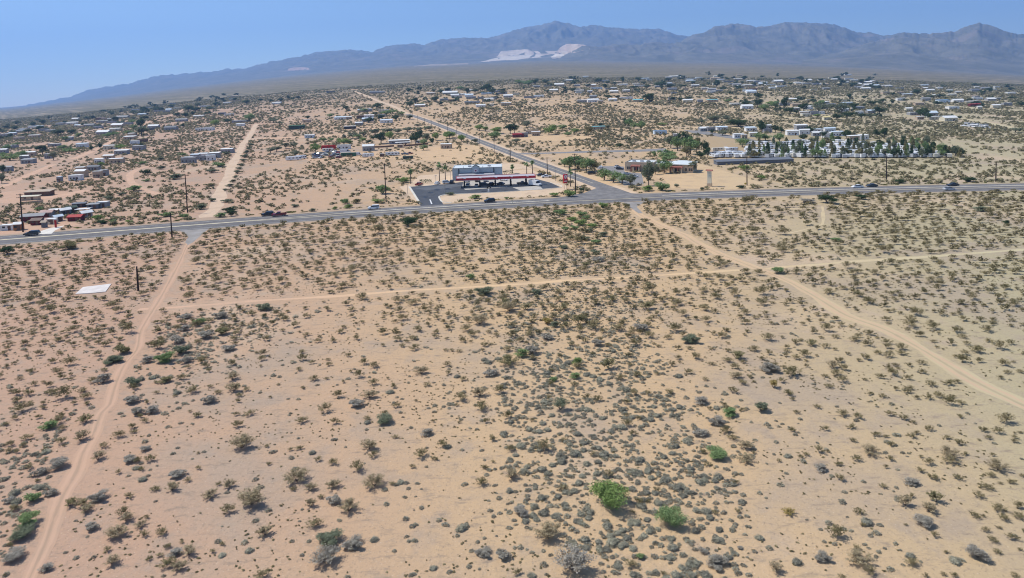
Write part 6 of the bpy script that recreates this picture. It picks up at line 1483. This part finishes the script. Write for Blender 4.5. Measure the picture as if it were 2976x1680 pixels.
# hedges
def hedge(a, b, wd, h, label, col='dark'):
    A_ = np.array(G(*a)[:2]); B_ = np.array(G(*b)[:2]); L = np.linalg.norm(B_ - A_); rng = np.random.default_rng(int(L * 10))
    n = int(L * 60); P = np.stack([rng.uniform(0, L, n), rng.uniform(-wd / 2, wd / 2, n), rng.uniform(.05, h, n)], 1)
    keep = (abs(P[:, 1]) > wd * .32) | (P[:, 2] > h * .75); P = P[keep]
    V = leaf_quads(P, .2, rng); o = obj_me('hedge', mesh_np('hedge', V, quads(V), lm(col)))
    o.location = (*A_, 0); o.rotation_euler = (0, 0, math.atan2(*(B_ - A_)[::-1])); tag(o, label, 'hedge')
hedge(P15(330, 432), P15(488, 430), 2.2, 1.9, 'long dark hedge right of the red pickup')
hedge(P15(1462, 318), P15(1600, 308), 2.2, 2.2, 'long dark hedge right of the store')
# weeds along the highway verges
# ------------------------------------------------------------------ scrub
CTRL = np.array([(100, 760, 10, 1), (100, 1000, 8, 2), (100, 1200, 6, 6), (60, 1400, 4, 14), (60, 1620, 3, 12), (250, 1100, 6, 3), (230, 1300, 5, 8), (400, 780, 8, 1), (700, 800, 8, 2), (1000, 760, 6, 4), (1300, 720, 8, 4), (1300, 800, 7, 4), (700, 940, 5, 9), (560, 1020, 4, 16), (480, 1120, 2, 14),
    (900, 900, 2.2, 4), (900, 1000, 2, 1.5), (700, 1150, 2, 2), (450, 1200, 1.5, 8), (450, 1270, 1.5, 6), (700, 1300, .9, 1), (1000, 1200, 1.5, 1), (1200, 1000, 3.2, 2), (1200, 870, 3.2, 5), (1300, 1300, .8, 8), (1250, 1450, .7, 8), (1350, 1600, .5, 7), (800, 1620, 1, 4), (500, 1600, 2, 3), (300, 1400, 2, 2),
    (650, 1480, 1.0, 1), (1000, 1500, .8, 1), (1000, 1650, .8, 4), (1450, 950, 4.5, 6), (1500, 1080, 3, 14), (1700, 720, 12, 8), (1600, 820, 10, 7), (1850, 700, 11, 5), (1900, 850, 7, 4), (1650, 950, 7, 7), (1800, 1000, 6, 9), (1700, 1120, 3, 26), (1800, 1200, 1.5, 26), (1550, 1250, 1.5, 20), (1950, 1150, 1.2, 8),
    (1950, 1050, 2, 4), (1700, 1350, .6, 32), (1900, 1350, .8, 30), (1600, 1450, .4, 22), (2050, 1450, .5, 28), (1850, 1550, .4, 34), (2050, 1600, .4, 12), (1700, 1620, .4, 28), (1900, 1650, .4, 32), (2150, 1330, 1, 9), (2150, 1250, 1.5, 8), (2150, 900, 4, 1), (2250, 1000, 2.8, 1.5), (2300, 1150, 4, 3), (2150, 800, 7, 2),
    (2300, 1300, 4, 3), (2300, 1450, .8, 3), (2200, 1600, .5, 1.5), (2400, 1500, 1.2, 12), (2500, 1350, 4.5, 3), (2600, 1250, 6.5, 1.5), (2550, 1520, 2, 13), (2800, 1300, 6.5, 2), (2750, 1600, 5, 4), (2600, 1100, 8, 1), (2900, 1500, 6, 3), (2450, 1050, 6, 1), (2500, 850, 9, 1), (2800, 900, 10, 1), (2800, 700, 10, 1),
    (2400, 700, 9, 1), (2300, 640, 2, .5), (2100, 650, 8, 1), (2900, 1100, 8, 1), (600, 720, 7, 2), (200, 720, 8, 1), (1450, 1600, .8, 9), (1500, 1350, 1, 14), (900, 1100, 1.6, 1)], float)
def dens(px, py):
    d2 = ((px[:, None] - CTRL[None, :, 0]) / 1.0) ** 2 + ((py[:, None] - CTRL[None, :, 1]) * 1.35) ** 2
    wgt = 1 / (d2 + 900) ** 2
    wgt /= wgt.sum(1)[:, None]
    return wgt @ CTRL[:, 2], wgt @ CTRL[:, 3]
WASH = np.array([(1690, 590, 130), (1690, 650, 170), (1690, 760, 220), (1620, 870, 230), (1670, 970, 210), (1640, 1080, 240), (1700, 1200, 270), (1790, 1330, 300), (1840, 1450, 320), (1850, 1600, 330), (1900, 1700, 350)], float)
def wash(px, py):
    c = np.interp(py, WASH[:, 1], WASH[:, 0]); h = np.interp(py, WASH[:, 1], WASH[:, 2])
    e = (fbm(px / 60, py / 40, 3) - .5) * .9
    return np.clip((1.12 + e - abs(px - c) / h) * 2.6, 0, 1)
THK = np.array([(560, 1010, 190, 95), (700, 930, 150, 45), (80, 1500, 150, 260)], float)
def in_poly(P, W):
    x, y = P[:, 0], P[:, 1]; ins = np.zeros(len(P), bool); j = len(W) - 1
    for i in range(len(W)):
        c = ((W[i, 1] > y) != (W[j, 1] > y)) & (x < (W[j, 0] - W[i, 0]) * (y - W[i, 1]) / (W[j, 1] - W[i, 1] + 1e-12) + W[i, 0])
        ins ^= c; j = i
    return ins
def free(P):
    ok = np.ones(len(P), bool)
    for (C, hw_) in CLEAR_LINES:
        lo = C.min(0) - hw_; hi = C.max(0) + hw_
        m = ok & (P[:, 0] > lo[0]) & (P[:, 0] < hi[0]) & (P[:, 1] > lo[1]) & (P[:, 1] < hi[1])
        ii = np.nonzero(m)[0]
        for s in range(0, len(ii), 4000):
            q = P[ii[s:s + 4000]]; a = C[:-1]; d = C[1:] - a; L2 = (d ** 2).sum(1) + 1e-9
            t = np.clip(((q[:, None] - a) * d).sum(2) / L2, 0, 1)
            dist = np.sqrt((((a + d * t[..., None]) - q[:, None]) ** 2).sum(2)).min(1)
            ok[ii[s:s + 4000]] &= dist > hw_
    for W in CLEAR_POLY:
        ok &= ~in_poly(P, W)
    for (x, y, r) in BUSH_KEEP:
        if y > 700: continue
        m = (abs(P[:, 0] - x) < r) & (abs(P[:, 1] - y) < r); ok &= ~m
    return ok
def thin(P, rad, f=.62):
    """keep points no closer than the sum of their radii times a factor"""
    cell = 2.0; grid = {}; keep = []
    for i in np.argsort(-rad):
        x, y, r = P[i, 0], P[i, 1], rad[i]; cx, cy = int(x // cell), int(y // cell); bad = False
        for dx in (-1, 0, 1):
            for dy in (-1, 0, 1):
                for (a, b, s) in grid.get((cx + dx, cy + dy), ()):
                    if (a - x) ** 2 + (b - y) ** 2 < ((r + s) * f) ** 2: bad = True; break
                if bad: break
            if bad: break
        if not bad: keep.append(i); grid.setdefault((cx, cy), []).append((x, y, r))
    return np.array(keep, int)
def scatter(ya, yb, per100):
    A_ = .93 * (yb * yb - ya * ya); n = int(A_ * per100 / 100)
    y = np.sqrt(RNG.uniform(ya * ya, yb * yb, n)); u = RNG.uniform(-.93, .93, n)
    return np.stack([u * y, y], 1)
hyf = lambda x: np.interp(x, HC[:, 0], HC[:, 1])
cre, bur = [], []       # rows x, y, w, h, tint
P = scatter(44, 330, 26)
P = P[P[:, 1] < hyf(P[:, 0]) - HW / 2 - 1]
px, py, _ = to_pix(P[:, 0], P[:, 1], ground(P[:, 0], P[:, 1]))
dc_, db_ = dens(px, py)
patch = fbm(P[:, 0] / 14, P[:, 1] / 14, 3)
wv = wash(px, py); dc_ = dc_ * np.where(py > 1000, 1 - .4 * wv, 1) + np.where(py < 1010, 7 * wv, 0)
acc = RNG.random(len(P)) < (dc_ * 1.7 + .9) * np.interp(P[:, 1], [70, 110, 170], [1.5, 1.6, 1.9]) / 26 * np.clip((patch - .12) * 2.6, .25, 1.5)
P = P[acc & free(P)]; sz = RNG.lognormal(0, .34, len(P)) * 1.75
sz *= np.interp(P[:, 1], [60, 120, 250], [.56, .82, 1.15])
k = thin(P, sz / 2, .92); P, sz = P[k], sz[k]
for (x, y), s in zip(P, sz): cre.append((x, y, s, s * RNG.uniform(.36, .6), RNG.random()))
P = scatter(44, 230, 190)
P = P[P[:, 1] < hyf(P[:, 0]) - HW / 2 - 1]
px, py, _ = to_pix(P[:, 0], P[:, 1], ground(P[:, 0], P[:, 1]))
dc_, db_ = dens(px, py)
patch = fbm(P[:, 0] / 6 + 40, P[:, 1] / 6, 3)
wv = wash(px, py)
for (a_, b_, c_, d_) in THK: wv = np.maximum(wv, .75 * np.clip(1.6 - 1.3 * np.hypot((px - a_) / c_, (py - b_) / d_), 0, 1))
acc = RNG.random(len(P)) < np.maximum((72 * (db_ / 30) ** 1.25 + 2.5) * np.clip((patch - .2) * 3.6, .1, 1.9), wv * np.interp(py, [600, 1000, 1150], [26, 100, 185]) * np.clip((patch - .05) * 2.4, .3, 1.6)) / 190
P = P[acc & free(P)]; sz = np.clip(RNG.lognormal(0, .36, len(P)) * .52, .22, 1.3)
k = thin(P, sz / 2, .33); P, sz = P[k], sz[k]
for (x, y), s in zip(P, sz): bur.append((x, y, s, s * RNG.uniform(.34, .5), RNG.random()))
# tiny dry tufts
P = scatter(44, 150, 80)
patch = fbm(P[:, 0] / 9 + 90, P[:, 1] / 9, 3)
P = P[(RNG.random(len(P)) < np.clip((patch - .35) * 2.5, .03, 1)) & free(P)]
tuft = [(x, y, RNG.uniform(.14, .34), RNG.uniform(.06, .14), RNG.random()) for x, y in P]
# beyond the highway
def beyond(ya, yb, per, smin, smax):
    P = scatter(ya, yb, per)
    P = P[P[:, 1] > hyf(P[:, 0]) + HW / 2 + 2.5]
    px, py, _ = to_pix(P[:, 0], P[:, 1], ground(P[:, 0], P[:, 1]))
    patch = fbm(P[:, 0] / 42 + 9, P[:, 1] / 70, 4)
    side = np.interp(px, [0, 500, 760, 1400, 1700, 2300, 2976], [1.25, 1.25, .7, .62, 1.0, 1.25, 1.3])
    side = np.where((px > 1330) & (py < 400) & (py > 300), side * 1.3, side)
    acc = RNG.random(len(P)) < np.clip((patch - .30) * 3.2, .06, 1.0) * side
    P = P[acc & free(P)]
    return [(x, y, s, s * RNG.uniform(.5, .75), RNG.random()) for (x, y), s in zip(P, RNG.uniform(smin, smax, len(P)))]
far1 = beyond(180, 480, 8.0, 1.0, 2.5)
far2 = beyond(480, 900, 5.2, 1.3, 3.0)
far3 = beyond(900, 2100, 1.7, 2.0, 4.4)
# green weeds on the highway verges
verge = []
i_ = RNG.integers(1, len(HC) - 1, 1500)
for i in i_:
    sgn = 1 if RNG.random() < .62 else -1
    o_ = sgn * (HW / 2 + RNG.uniform(1.5, 6.5)); x, y = HC[i][0] + RNG.uniform(-2, 2), HC[i][1] + o_
    verge.append((x, y, RNG.uniform(.5, 2.2), RNG.uniform(.2, .6), RNG.random()))
verge = [v for v, f in zip(verge, free(np.array([v[:2] for v in verge]))) if f]

def templates(fn, n, size, nv=6, seed=1):
    return [fn(np.random.default_rng(seed * 100 + v), n, size) for v in range(nv)]
def stuff(name, rows, tmpl, m, label, tint_lo=0, tint_hi=1):
    if not rows: return
    A_ = np.array(rows, np.float32); Vs, Ts = [], []
    vv = RNG.integers(0, len(tmpl), len(A_)); rot = RNG.uniform(-.45, .45, len(A_)) + np.pi * RNG.integers(0, 2, len(A_))
    z = ground(A_[:, 0], A_[:, 1])
    for t in range(len(tmpl)):
        s = vv == t
        if not s.any(): continue
        a = A_[s]; c, sn = np.cos(rot[s])[:, None], np.sin(rot[s])[:, None]; T = tmpl[t].astype(np.float32)
        asp = RNG.uniform(.95, 1.35, len(a)).astype(np.float32)[:, None]
        X = T[None, :, 0] * a[:, 2:3] * asp; Y = T[None, :, 1] * a[:, 2:3] / asp
        V = np.stack([X * c - Y * sn + a[:, 0:1], X * sn + Y * c + a[:, 1:2], T[None, :, 2] * a[:, 3:4] + z[s][:, None]], 2)
        Vs.append(V.reshape(-1, 3)); Ts.append(np.repeat(a[:, 4], T.shape[0] // 4))
    V = np.vstack(Vs); me = mesh_np(name, V, quads(V), m, attrs=[('tint', 'FACE', np.concatenate(Ts))])
    return tag(obj_me(name, me), label, kind='stuff')
def apparent(r): return r[2] / math.hypot(r[0], r[1], CAM_H)
cre.sort(key=apparent, reverse=True); bur.sort(key=apparent, reverse=True)
NI = 300
def individuals(rows, name, cat, tmpl, m, desc, group):
    mes = [mesh_np(name, T, quads(T), m) for T in tmpl]
    for i, r in enumerate(rows):
        o = obj_me(name, mes[i % len(mes)]); o.location = (r[0], r[1], 0); o.rotation_euler = (0, 0, random.uniform(-.4, .4)); a_ = random.uniform(1, 1.25); o.scale = (r[2] * a_, r[2] / a_, r[3])
        px, py, _ = to_pix(r[0], r[1], 0.)
        where = ('left of the rutted dirt road' if px < np.interp(py, [700, 1100, 1400, 1680], [545, 345, 205, 80]) else
                 'on the open sand right of the rutted dirt road' if px < 1350 else 'in the lower wash' if px < 2080 and py > 1000 else
                 'in the upper centre scrub' if px < 2080 else 'on the greenish sand at lower right' if py > 1300 else 'on the right plain')
        tag(o, f'{desc} {where}', cat, f'{group} {where}')
individuals(cre[:NI], 'creosote_bush', 'bush', templates(t_creosote, 760, .027, 6, 3), lm('creosote'), 'sparse olive-tan creosote bush', 'creosote bushes')
individuals(bur[:NI], 'bursage_mound', 'bush', templates(t_bursage, 520, .045, 6, 4), lm('bursage'), 'low grey rounded bursage mound', 'bursage mounds')
cre_r, bur_r = cre[NI:], bur[NI:]
CA, BA = lm('creosote', 'attr'), lm('bursage', 'attr')
near = [r for r in cre_r if r[1] < 115]; mid = [r for r in cre_r if 115 <= r[1] < 190]; rest = [r for r in cre_r if r[1] >= 190]
stuff('creosote_scrub', near, templates(t_creosote, 420, .037, 6, 5), CA, 'smaller creosote bushes on the near sand')
stuff('creosote_scrub', mid, templates(t_creosote, 210, .053, 6, 6), CA, 'creosote scrub in the middle of the near plain')
stuff('creosote_scrub', rest, templates(t_creosote, 95, .08, 6, 7), CA, 'creosote scrub just below the highway')
stuff('bursage_scrub', [r for r in bur_r if r[1] < 100], templates(t_bursage, 170, .078, 6, 8), BA, 'small grey bursage mounds filling the wash')
stuff('bursage_scrub', [r for r in bur_r if r[1] >= 100], templates(t_bursage, 48, .14, 6, 9), BA, 'small grey bursage farther up the plain')
stuff('dry_tufts', tuft, templates(t_bursage, 12, .3, 4, 10), lm('creosote', 'attr'), 'tiny dry tufts dotting the sand')
stuff('scrub', far1, templates(t_bursage, 26, .2, 6, 11), leaf_mat('leaves_scrub', (.225, .21, .115), (.33, .285, .17), 'attr'), 'desert scrub just beyond the highway')
stuff('scrub', far2, templates(t_bursage, 14, .28, 6, 12), leaf_mat('leaves_scrub_far', (.215, .205, .115), (.31, .275, .17), 'attr'), 'desert scrub between the far houses')
stuff('scrub', far3, templates(t_bursage, 9, .36, 6, 13), leaf_mat('leaves_scrub_far', (.215, .205, .115), (.31, .275, .17), 'attr'), 'far scrub behind the town')
stuff('distant_trees', FAR_TREES, [t_crown(np.random.default_rng(900 + v), 160, .085, 9, .08, .8) for v in range(6)], leaf_mat('leaves_distant', (.085, .125, .065), (.19, .215, .13), 'attr'), 'small dark trees scattered through the distant town')
stuff('verge_weeds', verge, templates(t_bursage, 24, .2, 5, 14), leaf_mat('leaves_weeds', (.13, .15, .04), (.2, .17, .07), 'attr'), 'green and dry weeds along the highway verges')
finish_labels()

# ------------------------------------------------------------------ haze
hz = MB(); hz.box(-17500, 17500, -3100, 17600, -400, 2150)
# top and bottom enclose the ground, the mountains and the camera
HZ, t, b = new_mat('haze_air')
t.nodes.remove(b)
vol = t.nodes.new('ShaderNodeVolumePrincipled')
vol.inputs['Color'].default_value = (.29, .53, 1, 1)
vol.inputs['Density'].default_value = 7.2e-5
vol.inputs['Anisotropy'].default_value = .2
t.links.new(vol.outputs[0], t.nodes['Material Output'].inputs['Volume'])
o = hz.build('haze', HZ); tag(o, 'thin blue haze over the plain', kind='stuff')
